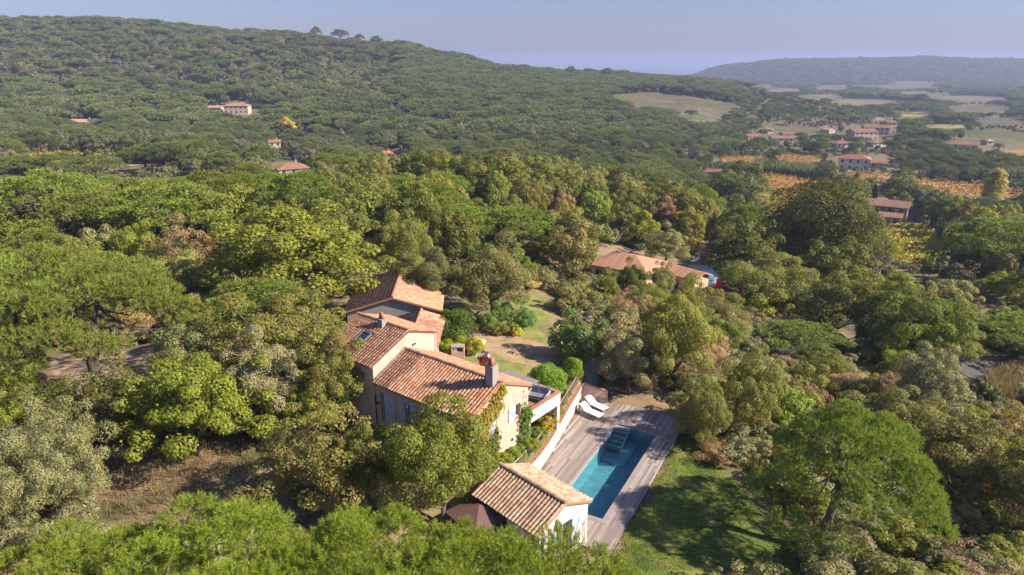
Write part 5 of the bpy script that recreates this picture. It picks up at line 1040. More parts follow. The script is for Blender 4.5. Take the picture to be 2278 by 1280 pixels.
for poly, mt in [([(1375, 212), (1450, 205), (1540, 215), (1640, 232), (1642, 243), (1600, 251), (1520, 246), (1420, 236)], M_vb), ([(1352, 211), (1378, 210), (1400, 220), (1375, 226)], M_vg), ([(1510, 258), (1580, 256), (1615, 262), (1600, 270), (1520, 266)], M_vg), ([(1690, 275), (1760, 279), (1870, 288), (1880, 296), (1780, 296), (1700, 288)], M_vb),
    ([(2150, 294), (2220, 292), (2320, 298), (2320, 318), (2200, 320), (2150, 312)], M_vg), ([(2110, 237), (2180, 233), (2260, 240), (2230, 250), (2120, 250)], M_vb), ([(2170, 265), (2290, 262), (2290, 276), (2180, 276)], M_vb), ([(2000, 248), (2070, 250), (2060, 262), (2005, 265)], M_vy), ([(1820, 192), (1900, 194), (1880, 200), (1810, 198)], M_vb), ([(2230, 335), (2300, 332), (2300, 346), (2240, 345)], M_vo), ([(1950, 262), (1990, 263), (1985, 270), (1945, 268)], M_vo), ([(1900, 190), (2050, 188), (2120, 194), (1980, 198)], M_vb), ([(1640, 190), (1720, 188), (1730, 194), (1650, 196)], M_vb), ([(1850, 224), (1960, 222), (2000, 230), (1900, 234)], M_vp), ([(2050, 216), (2180, 214), (2278, 220), (2150, 227)], M_vp), ([(1990, 205), (2090, 204), (2120, 209), (2010, 211)], M_vp), ([(1760, 212), (1860, 210), (1900, 217), (1800, 220)], M_vp), ([(2060, 278), (2140, 276), (2150, 286), (2070, 288)], M_vy), ([(1700, 200), (1780, 199), (1790, 204), (1710, 206)], M_vp)]: vineyard(poly, mt, YG)
ribbon('track', [(1960, 393), (2010, 400), (2070, 412), (2130, 420)], 4.0, M_track, .12); ribbon('track', [(2130, 446), (2200, 441), (2260, 441), (2330, 446)], 4.0, M_track, .12); ribbon('track', [(1700, 436), (1725, 440), (1760, 446)], 3.5, M_track, .12)
ribbon('track', [(1850, 378), (1900, 379), (1960, 382)], 6.0, M_track, .12); ribbon('track', [(1635, 482), (1690, 480), (1745, 490)], 3.0, M_track, .15); ribbon('track', [(255, 371), (310, 368), (380, 369)], 4.0, M_track, .15)
# reeds: many upright blades
M_reed = leafmat('reed_leaf', yellow=(.26, .24, .10), trans=.3, var=.5, ymix=.4)
def reeds(poly, color, n_, h, w, label):
    P = [gp(u, v)[:2] for u, v in poly]; A = np.array(P); r = np.random.default_rng(9); q = r.uniform(A.min(0), A.max(0), (n_ * 3, 2)); q = q[inpoly(P, q[:, 0], q[:, 1])][:n_]; z = G(q[:, 0], q[:, 1]); b = np.column_stack([q, z]); hh = h * r.uniform(.6, 1.15, (len(q), 1))
    d = unitv(rdir(r, len(q)) * .36 + (0, 0, 1)); s = unitv(np.cross(d, rdir(r, len(q)))) * w; V = np.stack([b - s * .5, b + s * .5, b + d * hh * .6 + s * .5, b + d * hh + rdir(r, len(q)) * .25 * h * .3], 1).reshape(-1, 3)
    o = link(bpy.data.objects.new('reeds', np_mesh('reeds', V, np.arange(len(V)).reshape(-1, 4), M_reed))); o.color = color + (1,); tag(o, label, 'reeds', kind='stuff')
reeds([(1680, 372), (1740, 378), (1800, 384), (1860, 392), (1850, 402), (1780, 394), (1690, 384)], (.19, .21, .08), 5000, 5, .45, 'green cane hedge behind the orange vineyard'); reeds([(1560, 325), (1650, 322), (1655, 335), (1570, 338)], (.20, .22, .09), 4000, 6, .6, 'green cane thicket in the valley')
reeds([(2235, 396), (2310, 396), (2310, 408), (2235, 408)], (.2, .2, .1), 2500, 6, .6, 'pale cane clump at the far right'); reeds([(2190, 850), (2300, 822), (2330, 895), (2210, 915)], (.30, .24, .14), 5200, 1.7, .05, 'tall tan dry reeds at the right edge by the road')
reeds([(1600, 985), (1740, 1000), (1760, 1090), (1700, 1080)], (.26, .2, .1), 2200, .8, .05, 'dry grass along the right edge of the lawn'); reeds([(2080, 900), (2180, 900), (2260, 990), (2120, 960)], (.26, .21, .12), 3500, .9, .06, 'dry grass on the right slope'); reeds([(220, 1010), (560, 960), (600, 1150), (240, 1160)], (.25, .19, .09), 2600, .5, .035, 'dry grass tufts in the left clearing')
def tuft_sheet(poly, color, n_, h, w, label): reeds(poly, color, n_, h, w, label)
tuft_sheet([(1350, 1235), (1440, 1060), (1510, 960), (1560, 985), (1600, 1060), (1740, 1110), (1800, 1280), (1380, 1275)], (.10, .145, .025), 24000, .10, .03, 'short green blades of the pool lawn')
# houses in the landscape
HOUSES = []
def far_house(u, vb, wpx, label, ratio=.7, storeys=1, rz=0., wall=None, roof=None, hip=False, name='house', wins=3, cat='house', group=None, depth=None, chim=True, extra=None):
    p = gp(u, vb); f = p[1] * CP - (p[2] - CAM_H) * SP; Wd = wpx / F_PX * f; Dp = Wd * ratio; hh = 2.9 * storeys; h_roof = Dp * .17; wall = wall or M_stucco; roof = roof or M_tilefar
    t = empty(name, p, rz); tag(t, label, cat, group); HOUSES.append((p[0], p[1], Wd * .62)); x, y = Wd / 2, Dp / 2; m = MB()
    nw = wins; ww = min(1.1, Wd / nw * .4); hs = []
    for s_ in range(storeys):
        for k in range(nw): a = (k + .5) * Wd / nw; hs.append((a - ww / 2, a + ww / 2, s_ * 2.9 + .9, s_ * 2.9 + 2.3))
    dk = nw // 2; hs[dk] = (hs[dk][0], hs[dk][1], .05, 2.2)
    wall_face(m, (-x, -y), (1, 0), Wd, -1.5, hh, hs, .2); sh = [(Dp * .35, Dp * .35 + ww, hh - 2.0, hh - .7)]; wall_face(m, (x, -y), (0, 1), Dp, -1.5, hh, sh, .2); wall_face(m, (x, y), (-1, 0), Wd, -1.5, hh); wall_face(m, (-x, y), (0, -1), Dp, -1.5, hh, sh, .2)
    if not hip: m.add([(x, -y, hh), (x, y, hh), (x, 0, hh + h_roof)], [(0, 1, 2)]); m.add([(-x, y, hh), (-x, -y, hh), (-x, 0, hh + h_roof)], [(0, 1, 2)])
    m.build('wall', wall, t)
    for h in hs:
        w_ = local_box((-x, -y), (1, 0), h[0], h[1], h[2], h[3], .16, .19).build('door' if h[2] < .1 else 'window', M_glass, t)
        local_box((-x, -y), (1, 0), h[0] - ww * .45, h[0] - .02, h[2], h[3], -.06, -.01).build('shutter', M_shut, w_)
    local_box((x, -y), (0, 1), *sh[0], .16, .19).build('window', M_glass, t); local_box((-x, y), (0, -1), *sh[0], .16, .19).build('window', M_glass, t)
    e = .45; k = x - (y if hip else -e) + (0 if hip else 0); rb = MB(); th = .16
    xr = (x - y * .9) if hip else x + e
    z0, z1 = hh - e * h_roof / y * .6, hh + h_roof + .12
    V = [(-x - e, -y - e, z0), (x + e, -y - e, z0), (x + e, y + e, z0), (-x - e, y + e, z0), (-xr, 0, z1), (xr, 0, z1)]; V2 = [(a, b, c - th) for a, b, c in V]
    rb.add(V + V2, [(0, 1, 5, 4), (2, 3, 4, 5), (1, 2, 5), (3, 0, 4), (7, 6, 10, 11), (9, 8, 11, 10), (8, 7, 11), (6, 9, 10), (0, 6, 7, 1), (1, 7, 8, 2), (2, 8, 9, 3), (3, 9, 6, 0)] if hip else [(0, 1, 5, 4), (2, 3, 4, 5), (7, 6, 10, 11), (9, 8, 11, 10), (0, 6, 7, 1), (1, 7, 11, 5), (5, 11, 8, 2), (2, 8, 9, 3), (3, 9, 10, 4), (4, 10, 6, 0)])
    ro = rb.build('roof', roof, t)
    nb = int(min(70, Wd / .24)); rm = MB()                                   # barrel ribs of the tiling
    for i in range(nb):
        xx = -x - e + (i + .5) * (2 * x + 2 * e) / nb
        if hip and abs(xx) > xr: q = (x + e - abs(xx)) / (x + e - xr); top = (xx, 0)
        else: q = 1
        for s in (-1, 1): rm.bar((xx, s * (y + e), z0 + .03), (xx, s * (y + e) * (1 - q), z0 + (z1 - z0) * q + .03), .12, .09)
    tag(rm.build('roof_tiles', roof, ro), kind='stuff')
    if chim: c_ = MB().box(x * .3, x * .3 + .6, y * .2, y * .2 + .6, hh, hh + h_roof + 1.0).build('chimney', wall, ro)
    return t, Wd, Dp, hh
# neighbour with the pool
nb1 = at(1403, 588, -1.6)
far_house(1396, 628, 132, 'neighbour house with low hipped brown-tiled roof among the trees', .8, 1, R(-35), M_pinkwall, M_tilefar, True, chim=False)
far_house(1520, 650, 88, 'low neighbour wing with plain tiled roof beside the small pool', .6, 1, R(-50), M_stucco, M_tilefar, False, name='house_wing', chim=False)
def flat_px(name, poly, z, mat, label, cat, th=.15):
    P = [at(u, v, z) for u, v in poly]; c = np.mean(P, 0); t = empty(name, c); tag(t, label, cat); n_ = len(P); V = [p - c for p in P] + [p - c - (0, 0, th) for p in P]
    return t, MB().add(V, [list(range(n_))[::-1], list(range(n_, 2 * n_))] + [[i, (i + 1) % n_, (i + 1) % n_ + n_, i + n_] for i in range(n_)])
nz = gp(1580, 620)[2] + .25
t, m = flat_px('neighbour_pool', [(1530, 592), (1592, 588), (1602, 598), (1605, 640), (1570, 645), (1540, 612)], nz, M_gravel, 'small neighbour pool with pale stone surround right of the tiled wing', 'pool', .6); m.build('surround', M_gravel, t)
P = [at(u, v, nz + .03) - np.array(t.location) for u, v in [(1550, 602), (1592, 600), (1598, 606), (1583, 632), (1565, 630)]]; M_pool2 = glassy('neighbour_pool_water', (.10, .27, .29), .05); MB().add(P, [(4, 3, 2, 1, 0)]).build('water', M_pool2, t)
q = at(1582, 636, nz + 1.9); ps = empty('shade_panel', (q[0], q[1], nz)); tag(ps, 'pale grey shade sail panel by the neighbour pool', 'shade'); MB().add([(-1.6, .3, 2.3), (.2, -.9, 2.1), (1.5, .1, 1.9), (-.3, 1.2, 2.1), (-1.6, .3, 2.25), (.2, -.9, 2.05), (1.5, .1, 1.85), (-.3, 1.2, 2.05)], [(0, 1, 2, 3), (7, 6, 5, 4), (0, 4, 5, 1), (1, 5, 6, 2), (2, 6, 7, 3), (3, 7, 4, 0)]).build('sail', M_whitemetal, ps); MB().bar((1.45, .1, -.3), (1.45, .1, 1.88), .06).build('post', M_iron, ps); MB().bar((-1.5, .3, -.3), (-1.5, .3, 2.25), .06).build('post', M_iron, ps)
q = at(1538, 586, nz); lounger(q + (1.2, 1.0, 0), q, 'white lounger beside the small neighbour pool', nz)
tree_px('shrub', 'bougainvillea', 1585, 1608, 625, 1597, 675, (.50, .03, .22), 'bright magenta bougainvillea beside the neighbour pool', 'shrub', stem='stem')
far_house(1962, 494, 92, 'stone farmhouse with two tiled roofs behind the giant tree', .55, 2, R(-32), M_stone, M_tilefar, name='farmhouse', wins=4)
far_house(1978, 500, 42, 'low stone wing with chimney in front of the farmhouse', .8, 1, R(-32), M_stone, M_tilefar, name='farm_wing', wins=2)
far_house(1897, 377, 62, 'two-storey cream house with bright red roof above the orange vineyard', .65, 2, R(-25), M_farwhite, M_tilered, True, wins=4)
far_house(1948, 374, 32, 'low brown shed right of the red-roofed house', .6, 1, R(-20), M_grey, M_tilefar, name='shed', wins=2, cat='shed', chim=False)
far_house(1672, 312, 30, 'small white house with pink roof left in the village', .7, 1, R(15), M_farwhite, M_tilefar); far_house(1737, 316, 48, 'long low white house with pink roof in the village', .55, 1, R(0), M_farwhite, M_tilefar, wins=4); far_house(1748, 306, 24, 'little pink-roofed house just behind the long low one', .8, 1, R(10), M_stucco, M_tilefar)
far_house(1790, 319, 20, 'tiny pale house right of the long low one', .8, 1, R(20), M_farwhite, M_tilefar); far_house(1868, 328, 34, 'pinkish house with hipped roof below the pink farm complex', .8, 1, R(10), M_farwhite, M_tilefar, True)
far_house(1915, 311, 56, 'large pink farm building at the front of the village complex', .6, 2, R(8), M_pinkwall, M_tilefar, name='farm_building', wins=5); far_house(1945, 300, 52, 'long tiled building behind the pink farm building', .5, 2, R(-10), M_stucco, M_tilefar, name='farm_building', wins=5); far_house(1977, 297, 20, 'tower-like cream house at the right of the farm complex', .9, 3, R(0), M_stucco, M_tilefar, wins=2)
far_house(1947, 326, 32, 'small cream house below the farm complex', .8, 1, R(15), M_farwhite, M_tilefar, True); far_house(1998, 326, 20, 'tiny beige house right of the farm complex', .8, 1, R(0), M_stucco, M_tilefar)
far_house(2145, 331, 52, 'grey-roofed house with wide gable on the right', .6, 1, R(-35), M_farwhite, M_tilefar); far_house(1588, 395, 34, 'red-roofed cottage between the wood and the vineyard', .7, 1, R(-10), M_stucco, M_tilered); far_house(1324, 402, 26, 'pink-roofed cottage hidden in the wood', .8, 1, R(10), M_pinkwall, M_tilered, True)
far_house(650, 391, 64, 'tiled house with grey-pink walls on the left knoll', .75, 1, R(28), M_stone, M_tilefar, True); far_house(613, 338, 25, 'tall narrow cream house in the left valley', .9, 2, R(20), M_stucco, M_tilered, wins=2)
far_house(858, 353, 32, 'red-roofed bungalow, left of a valley pair', .8, 1, R(-15), M_stucco, M_tilered, True); far_house(888, 348, 34, 'red-roofed bungalow, right of a valley pair', .8, 1, R(10), M_stucco, M_tilered, True); far_house(824, 337, 18, 'tiny cottage left of the red-roofed pair', .8, 1, R(10), M_stucco, M_tilered)
far_house(530, 253, 52, 'cream two-storey villa with red roof on the left hillside', .5, 2, R(4), M_stucco, M_tilered, True, name='villa', wins=5); far_house(478, 248, 36, 'low pale annex left of the hillside villa', .5, 1, R(0), M_farwhite, M_tilefar, wins=3); far_house(190, 281, 58, 'long pink-roofed house low on the left hill', .5, 1, R(-8), M_stucco, M_tilefar, wins=5)
far_house(254, 325, 22, 'small pink house above the yellow vineyard', .8, 2, R(10), M_pinkwall, M_tilefar, wins=2); far_house(327, 324, 16, 'tiny pink hut right of the small pink house', .8, 1, R(0), M_pinkwall, M_tilefar, wins=2)
far_house(1301, 172, 12, 'tiny white house on the central ridge', .8, 2, R(0), M_farwhite, M_tilefar, wins=2); far_house(1500, 194, 12, 'tiny cream house at the top of the brown vineyard', .8, 1, R(0), M_stucco, M_tilefar, wins=2)
far_house(635, 185, 12, 'tiny pale house high on the left hillside', .8, 1, R(0), M_farwhite, M_tilefar, wins=2); far_house(1040, 217, 14, 'tiny pinkish house in the ridge pines', .8, 1, R(0), M_pinkwall, M_tilefar, wins=2)
for k, (u, v) in enumerate([(2045, 303), (2085, 296), (1705, 296), (1640, 296), (2195, 322), (1840, 296)]):
    far_house(u, v, 20 + 3 * (k % 3), 'small pale village house half hidden in the trees', .7, 1, R(k * 23), M_farwhite, M_tilefar, k % 2 == 0, wins=3, group='half hidden village houses')
for k, (u, v) in enumerate([(1808, 178), (1835, 180), (1850, 176), (1955, 203), (1965, 201), (2060, 199), (2075, 200), (1720, 192), (2105, 198), (2195, 206), (2010, 240), (1990, 255)]):
    far_house(u, v, 9 + k % 4, 'distant pale house among trees in the hazy valley', .7, 1, R(k * 37), M_farwhite, M_tilefar, wins=2, group='distant houses in the hazy valley', chim=False)
tw = gp(1693, 131); tw = np.array([tw[0], tw[1], g1(tw[0], tw[1])]); wt = empty('water_tower', tw); tag(wt, 'tiny tower on the crest of the far right hill', 'tower'); MB().lathe([(3.5, -4), (3.0, 14), (6, 17), (6.5, 22), (2, 25)], n=12).build('shaft', M_grey, wt); MB().tube([(0, 0, 25), (0, 0, 36)], .5, 5).build('mast', M_grey, wt)
for k, (u, v, h) in enumerate([(2048, 408, 8), (2125, 412, 8), (2236, 452, 9)]):
    p = gp(u, v); pl = empty('utility_pole', p); tag(pl, 'thin utility pole in the orange vineyard, number %s from the left' % ('one', 'two', 'three')[k], 'pole'); MB().tube([(0, 0, -.5), (0, 0, h)], [.14, .1], 6).build('pole', M_darkwood, pl); MB().bar((-.7, 0, h - .4), (.7, 0, h - .4), .1).build('crossarm', M_darkwood, pl)

# ------------------------------------------------------------------ the woods
KEEP = [[(735, 700), (790, 600), (890, 585), (995, 612), (1065, 690), (1120, 660), (1150, 648), (1235, 650), (1262, 720), (1312, 800), (1345, 880), (1400, 895), (1535, 935), (1520, 1000), (1740, 1100), (1800, 1290), (1000, 1290), (700, 960), (690, 870), (740, 860)],
    [(90, 780), (330, 775), (470, 730), (570, 740), (570, 800), (330, 862), (100, 868)], [(200, 1000), (560, 960), (620, 1180), (220, 1180)], [(1322, 550), (1470, 560), (1500, 580), (1560, 575), (1625, 585), (1615, 645), (1570, 648), (1530, 625), (1480, 590), (1345, 603)], [(2080, 770), (2260, 780), (2260, 880), (2130, 860)], [(1340, 870), (1500, 860), (1500, 900), (1380, 905)],
    [(1840, 680), (1980, 700), (1990, 770), (1860, 740)], [(1640, 478), (1700, 484), (1760, 492), (1760, 500), (1640, 490)], [(250, 366), (400, 364), (400, 376), (250, 380)], [(600, 360), (690, 358), (690, 388), (612, 390)]]
for poly in FIELDS: KEEP.append(poly)
HK = [[(1920, 440), (2010, 450), (2010, 500), (1925, 490)], [(1860, 345), (1975, 350), (1975, 384), (1860, 384)], [(505, 225), (580, 228), (580, 258), (505, 258)], [(460, 235), (500, 235), (500, 250), (460, 250)], [(1880, 282), (1990, 280), (1995, 312), (1885, 312)], [(845, 336), (905, 332), (910, 352), (848, 354)], [(600, 318), (630, 318), (630, 338), (600, 338)], [(1655, 300), (1690, 300), (1690, 314), (1655, 314)], [(1710, 300), (1770, 300), (1770, 318), (1710, 318)], [(2118, 312), (2172, 312), (2172, 334), (2118, 334)], [(162, 268), (220, 268), (220, 282), (162, 282)], [(1572, 380), (1604, 380), (1604, 396), (1572, 396)], [(1314, 388), (1336, 388), (1336, 402), (1314, 402)], [(1850, 314), (1888, 314), (1888, 330), (1850, 330)], [(1930, 314), (1964, 314), (1964, 328), (1930, 328)]]
KEEP += [HK[2]]
KEEP += [[(a, b0 + (b - b0) * .62) for a, b in k for b0 in [min(q[1] for q in k)]] for k in HK]
KB = [(min(p[0] for p in k), max(p[0] for p in k), min(p[1] for p in k), max(p[1] for p in k)) for k in KEEP]
def blocked(x, y, z, w, h):
    """does a crown here cover something the photograph shows clear (vectorised)"""
    r = np.zeros(len(x), bool)
    for dx, dz in ((0, 0), (0, .5), (0, .97), (-.42, .55), (.42, .55), (-.3, .85), (.3, .85)):
        X = x + dx * w; Z = z + dz * h; f = y * CP - (Z - CAM_H) * SP; up = y * SP + (Z - CAM_H) * CP; u = 1139 + F_PX * X / f; v = 640 - F_PX * up / f
        for k, b in zip(KEEP, KB):
            c = (u > b[0]) & (u < b[1]) & (v > b[2]) & (v < b[3])
            if c.any(): r[c] |= inpoly(k, u[c], v[c])
    return r
def poisson(r, n_try, dens_r, region):
    """dart throwing with distance-dependent spacing; region() returns candidate xy"""
    C = region(n_try); keep = []; cell = {}
    for x, y in C:
        d = dens_r(x, y); k = (int(x // 4), int(y // 4)); R_ = int(d // 4) + 1; ok = True
        for i in range(k[0] - R_, k[0] + R_ + 1):
            for j in range(k[1] - R_, k[1] + R_ + 1):
                for a, b in cell.get((i, j), ()):
                    if (a - x) ** 2 + (b - y) ** 2 < d * d: ok = False; break
                if not ok: break
            if not ok: break
        if ok: keep.append((x, y)); cell.setdefault(k, []).append((x, y))
    return np.array(keep)
rw_ = np.random.default_rng(17)
def frustum(y0, y1, n_, pad=1.12):
    y = np.sqrt(rw_.uniform(y0 * y0, y1 * y1, n_)); return np.column_stack([y * rw_.uniform(-.75 * pad, .75 * pad, n_), y])
cand = poisson(rw_, 9000, lambda x, y: 4.6 + y * .012, lambda n_: frustum(50, 215, n_))
for hx, hy, hr_ in HOUSES: cand = cand[(cand[:, 0] - hx) ** 2 + (cand[:, 1] - hy) ** 2 > (hr_ + 2.5) ** 2]
for cx, cy_, cr in CROWNS: cand = cand[(cand[:, 0] - cx) ** 2 + (cand[:, 1] - cy_) ** 2 > (cr * .62 + 1.0) ** 2]
hh = rw_.uniform(6.5, 10.5, len(cand)); ww = hh * rw_.uniform(.75, 1.15, len(cand)); zz = G(cand[:, 0], cand[:, 1]); near = cand[:, 1] < 75; hh[near] *= .8
low = (cand[:, 0] > 14) & (cand[:, 1] < 95); hh[low] *= .55; ww[low] *= .8
for t_ in range(2):                                                         # keep the wood's skyline where the photograph has it
    f = cand[:, 1] * CP - (zz + hh - CAM_H) * SP; up = cand[:, 1] * SP + (zz + hh - CAM_H) * CP; uu_ = 1139 + F_PX * cand[:, 0] / f; vv_ = 640 - F_PX * up / f
    vb_ = np.interp(uu_, [-400, 300, 500, 560, 700, 900, 1200, 1300, 1400, 1500, 1560, 1640, 1660], [396, 396, 388, 372, 350, 338, 336, 348, 362, 382, 400, 440, 0]); bad = vv_ < vb_ - 4
    if t_ == 0: hh[bad] *= .68; ww[bad] *= .8
ok = ~blocked(cand[:, 0], cand[:, 1], zz, ww, hh) & ~bad
def hides(x, y, z, w, h):
    r = np.zeros(len(x), bool)
    for dx, dz in ((0, .5), (0, .95), (-.4, .6), (.4, .6)):
        X = x + dx * w; Z = z + dz * h; f = y * CP - (Z - CAM_H) * SP; up = y * SP + (Z - CAM_H) * CP; u = 1139 + F_PX * X / f; v = 640 - F_PX * up / f
        for a, b, c, d, yk in BOX: r |= (u > a) & (u < b) & (v > c) & (v < d) & (y < yk - 1)
    return r
ok &= ~hides(cand[:, 0], cand[:, 1], zz, ww, hh); cand, hh, ww, zz = cand[ok], hh[ok], ww[ok], zz[ok]
def vcol(c): s = rw_.uniform(.8, 1.22); return tuple(np.clip(np.array(c) * s * rw_.uniform(.92, 1.08, 3), 0, 1))
LAND = [('the bright oak behind the house', 690, 560), ('the broad left-edge pine', 90, 470), ('the domed pine above the driveway', 370, 500), ('the tan thin-leaved tree', 430, 570), ('the outbuilding roof', 880, 640), ('the flat-topped pine', 1140, 520), ('the fresh light-green tree', 1330, 470), ('the pinkish-brown tree', 1480, 490), ('the neighbour house', 1400, 600), ('the giant tree', 1830, 500), ('the mimosa', 2030, 730), ('the stone farmhouse', 1965, 480), ('the tiled knoll house', 650, 380), ('the right-edge pine', 2260, 560), ('the broad cork oak', 1700, 620), ('the pale poplar', 2210, 430), ('the red-roofed valley pair', 875, 350), ('the hidden cottage', 1324, 400), ('the orange vineyard', 1760, 410), ('the twin-trunk oak', 1090, 620),
    ('the leaning pine', 1890, 1060), ('the pool deck corner', 1520, 940), ('the silvery olive', 1405, 800), ('the grey olive by the reeds', 2060, 860), ('the pale lobed oak', 2150, 1020), ('the lawn', 1600, 1150), ('the left clearing', 400, 1080), ('the yellow-green tree', 440, 900), ('the big left pine', 205, 740), ('the wide left olive', 110, 1050), ('the cork oak by the house', 640, 740), ('the thin brownish oak', 700, 1030), ('the road', 2150, 820), ('the blue-green bush', 1285, 740), ('the bushy lawn oak', 1665, 880)]
def where(u, v):
    n_, a, b = min(LAND, key=lambda q: (q[1] - u) ** 2 + 2.2 * (q[2] - v) ** 2); du, dv = u - a, v - b
    vert = 'above' if dv < -18 else ('below' if dv > 18 else ''); hor = 'left of' if du < -25 else ('right of' if du > 25 else '')
    return ((vert + ' and ' + hor) if vert and hor else (vert or hor or 'beside')) + ' ' + n_
def tone(c): l_ = c[0] * .4 + c[1] * .6; return 'dark' if l_ < .085 else ('mid-green' if l_ < .112 else ('pale' if c[2] > .05 else 'light'))
def size_(h, a, b): return 'small' if h < a else ('tall' if h > b else 'medium')
cnt = {}
order = np.argsort(cand[:, 1])
for i in order:
    x, y = cand[i]; u, v = px((x, y, zz[i] + hh[i])); t = rw_.uniform(); pn = .5 + .5 * math.sin(x * .045 + 2) * math.cos(y * .03 + x * .01)
    if u < 600 and t < .30 * pn + .12: k = 'pine'
    elif t < .10: k = 'pine'
    elif t < .62: k = 'oak'
    elif t < .87: k = 'broad'
    else: k = 'olive'
    if cnt.get(k, 0) >= 270: continue
    cnt[k] = cnt.get(k, 0) + 1; side = 'left' if x < -.12 * y else ('right' if x > .22 * y else 'centre')
    W_, H_ = ww[i], hh[i]; nr = y < 70
    vc = u, v + hh[i] / y * F_PX * .45; wh = where(*vc); sz = size_(H_, 7.2, 9.2)
    if k == 'pine': c_ = vcol((.095, .132, .03)); tree('pine_mid', 'umbrella_pine', x, y, W_ * 1.15, H_, c_, '%s %s umbrella pine %s' % (sz, tone(c_), wh), group='umbrella pines in the wood round the house', z=zz[i])
    elif k == 'oak': c_ = vcol([OAKD, OAK, OAK, OAKL, CORK][rw_.integers(5)]); tree('oak_near' if nr else 'oak_mid', 'oak_tree', x, y, W_, H_, c_, '%s %s rounded oak %s' % (sz, tone(c_), wh), group='oaks in the wood round the house', z=zz[i])
    elif k == 'broad': c_ = vcol([OAKL, BRI, BRI, OAK, (.135, .135, .045)][rw_.integers(5)]); tree('broad_near' if nr else 'broad_mid', 'broadleaf_tree', x, y, W_ * .85, H_, c_, '%s %s upright leafy tree %s' % (sz, tone(c_), wh), group='leafy trees in the wood round the house', z=zz[i])
    else: c_ = vcol([OLI, GRY, (.09, .105, .052), DRY][rw_.integers(4)]); tree('olive_near' if nr else 'olive_mid', 'olive_tree', x, y, W_ * .75, H_ * .75, c_, '%s %s soft olive-like tree %s' % (sz, tone(c_), wh), group='olive-like trees in the wood round the house', z=zz[i])
print('wood', cnt, len(cand))
# undergrowth near the property: every bush its own thing
sc_ = poisson(rw_, 6000, lambda x, y: 1.9 + y * .008, lambda n_: frustum(24, 78, n_, 1.22))
sz = rw_.uniform(.8, 2.0, len(sc_)); sgz = G(sc_[:, 0], sc_[:, 1]); ok = ~blocked(sc_[:, 0], sc_[:, 1], sgz, 1.8 * sz, 1.2 * sz); HB = [(-4, 40, 7.2), (-8.5, 44, 6), (-10, 58, 8), (1.5, 32, 4.2), (-7.6, 50, 4)]
for hx, hy, hr_ in HB: ok &= (sc_[:, 0] - hx) ** 2 + (sc_[:, 1] - hy) ** 2 > hr_ ** 2
sc_, sz, sgz = sc_[ok], sz[ok], sgz[ok]; cc = {}
for (x, y), s_, z in zip(sc_, sz, sgz):
    t = rw_.uniform(); right = x > 4; kd, nm, colr = ('shrub_dry', 'dry_bush', [DRY, (.17, .135, .085), (.2, .17, .1)][rw_.integers(3)]) if t < (.22 if right else .18) else (('shrub_olive', 'grey_bush', [OLI, GRY, (.12, .13, .07)][rw_.integers(3)]) if t < .62 else ('shrub', 'green_bush', [OAK, OAKL, (.11, .14, .03), CORK][rw_.integers(4)]))
    if cc.get(nm, 0) >= 230: continue
    cc[nm] = cc.get(nm, 0) + 1; c_ = vcol(colr); hb_ = 1.25 * s_ * rw_.uniform(.8, 1.4); wh = where(*px((x, y, z + hb_ * .5)))
    tree(kd, nm, x, y, 2.0 * s_ * rw_.uniform(.9, 1.5), hb_, c_, '%s %s %s' % (size_(hb_, 1.2, 2.0), {'dry_bush': 'dry tan bush', 'grey_bush': 'grey-green bush', 'green_bush': tone(c_).replace('mid-green', 'plain') + ' green bush'}[nm], wh), 'bush', nm.replace('_', ' ') + 'es round the house', z=z, stem='stem')
print('bush', cc)
# ---- scrub that carpets the open slopes and the floor of the wood
M_scrub = leafmat('scrub_leaf', yellow=(.24, .19, .09), trans=.25, var=.6, ymix=.35, stops=[(0.0, (.12, .14, .045)), (.3, (.17, .195, .06)), (.55, (.21, .215, .10)), (.75, (.24, .21, .125)), (.9, (.28, .23, .14)), (1.0, (.18, .22, .06))])
SCRUB = []
for s_ in (201, 202, 203, 204):
    clump_tree('scrub', s_, 2.4, 1.5, 0, 20, .38, 1100, .17, 1.9, M_scrub, trunk_r=.03, droop=-.5, rough=.7); SCRUB.append(bpy.data.objects.new('scrub_plant', PROTO['scrub'][-1][2]))
# ---- far woods: nobody could count them, one object each, instanced over the terrain
def far_objs(kind, mat):
    o_ = []
    for Wd, H, cm, tm in PROTO[kind]:
        n0 = len(cm.vertices); V = np.empty(n0 * 3, np.float32); cm.vertices.foreach_get('co', V); f = np.empty(len(cm.loops), np.int32); cm.loops.foreach_get('vertex_index', f); k = cm.polygons[0].loop_total
        tv = np.empty(len(tm.vertices) * 3, np.float32); tm.vertices.foreach_get('co', tv); tf = [[i + n0 for i in p.vertices] for p in tm.polygons if len(p.vertices) == 4]
        fs = [f.reshape(-1, k), np.array(tf)]; me = np_mesh(kind, np.concatenate([V, tv]), fs, mat); me.materials.append(M_bark); mi = np.zeros(len(me.polygons), np.int32); mi[len(fs[0]):] = 1; me.polygons.foreach_set('material_index', mi); o_.append(bpy.data.objects.new(kind, me))
    return o_
for s_ in (301, 302, 303, 304): clump_tree('wood_oak', s_, 8, 8.5, .8, 24, 1.35, 1500, .62, 1.4, M_faroak, trunk_r=.2, rough=.5, droop=-.7)
for s_ in (311, 312, 313): pine_tree('wood_pine', s_, 11, 9.5, 3.0, 30, 520, 4, 1.0, .42, .4, padr=.1, zt=.5, mat=M_farpine)
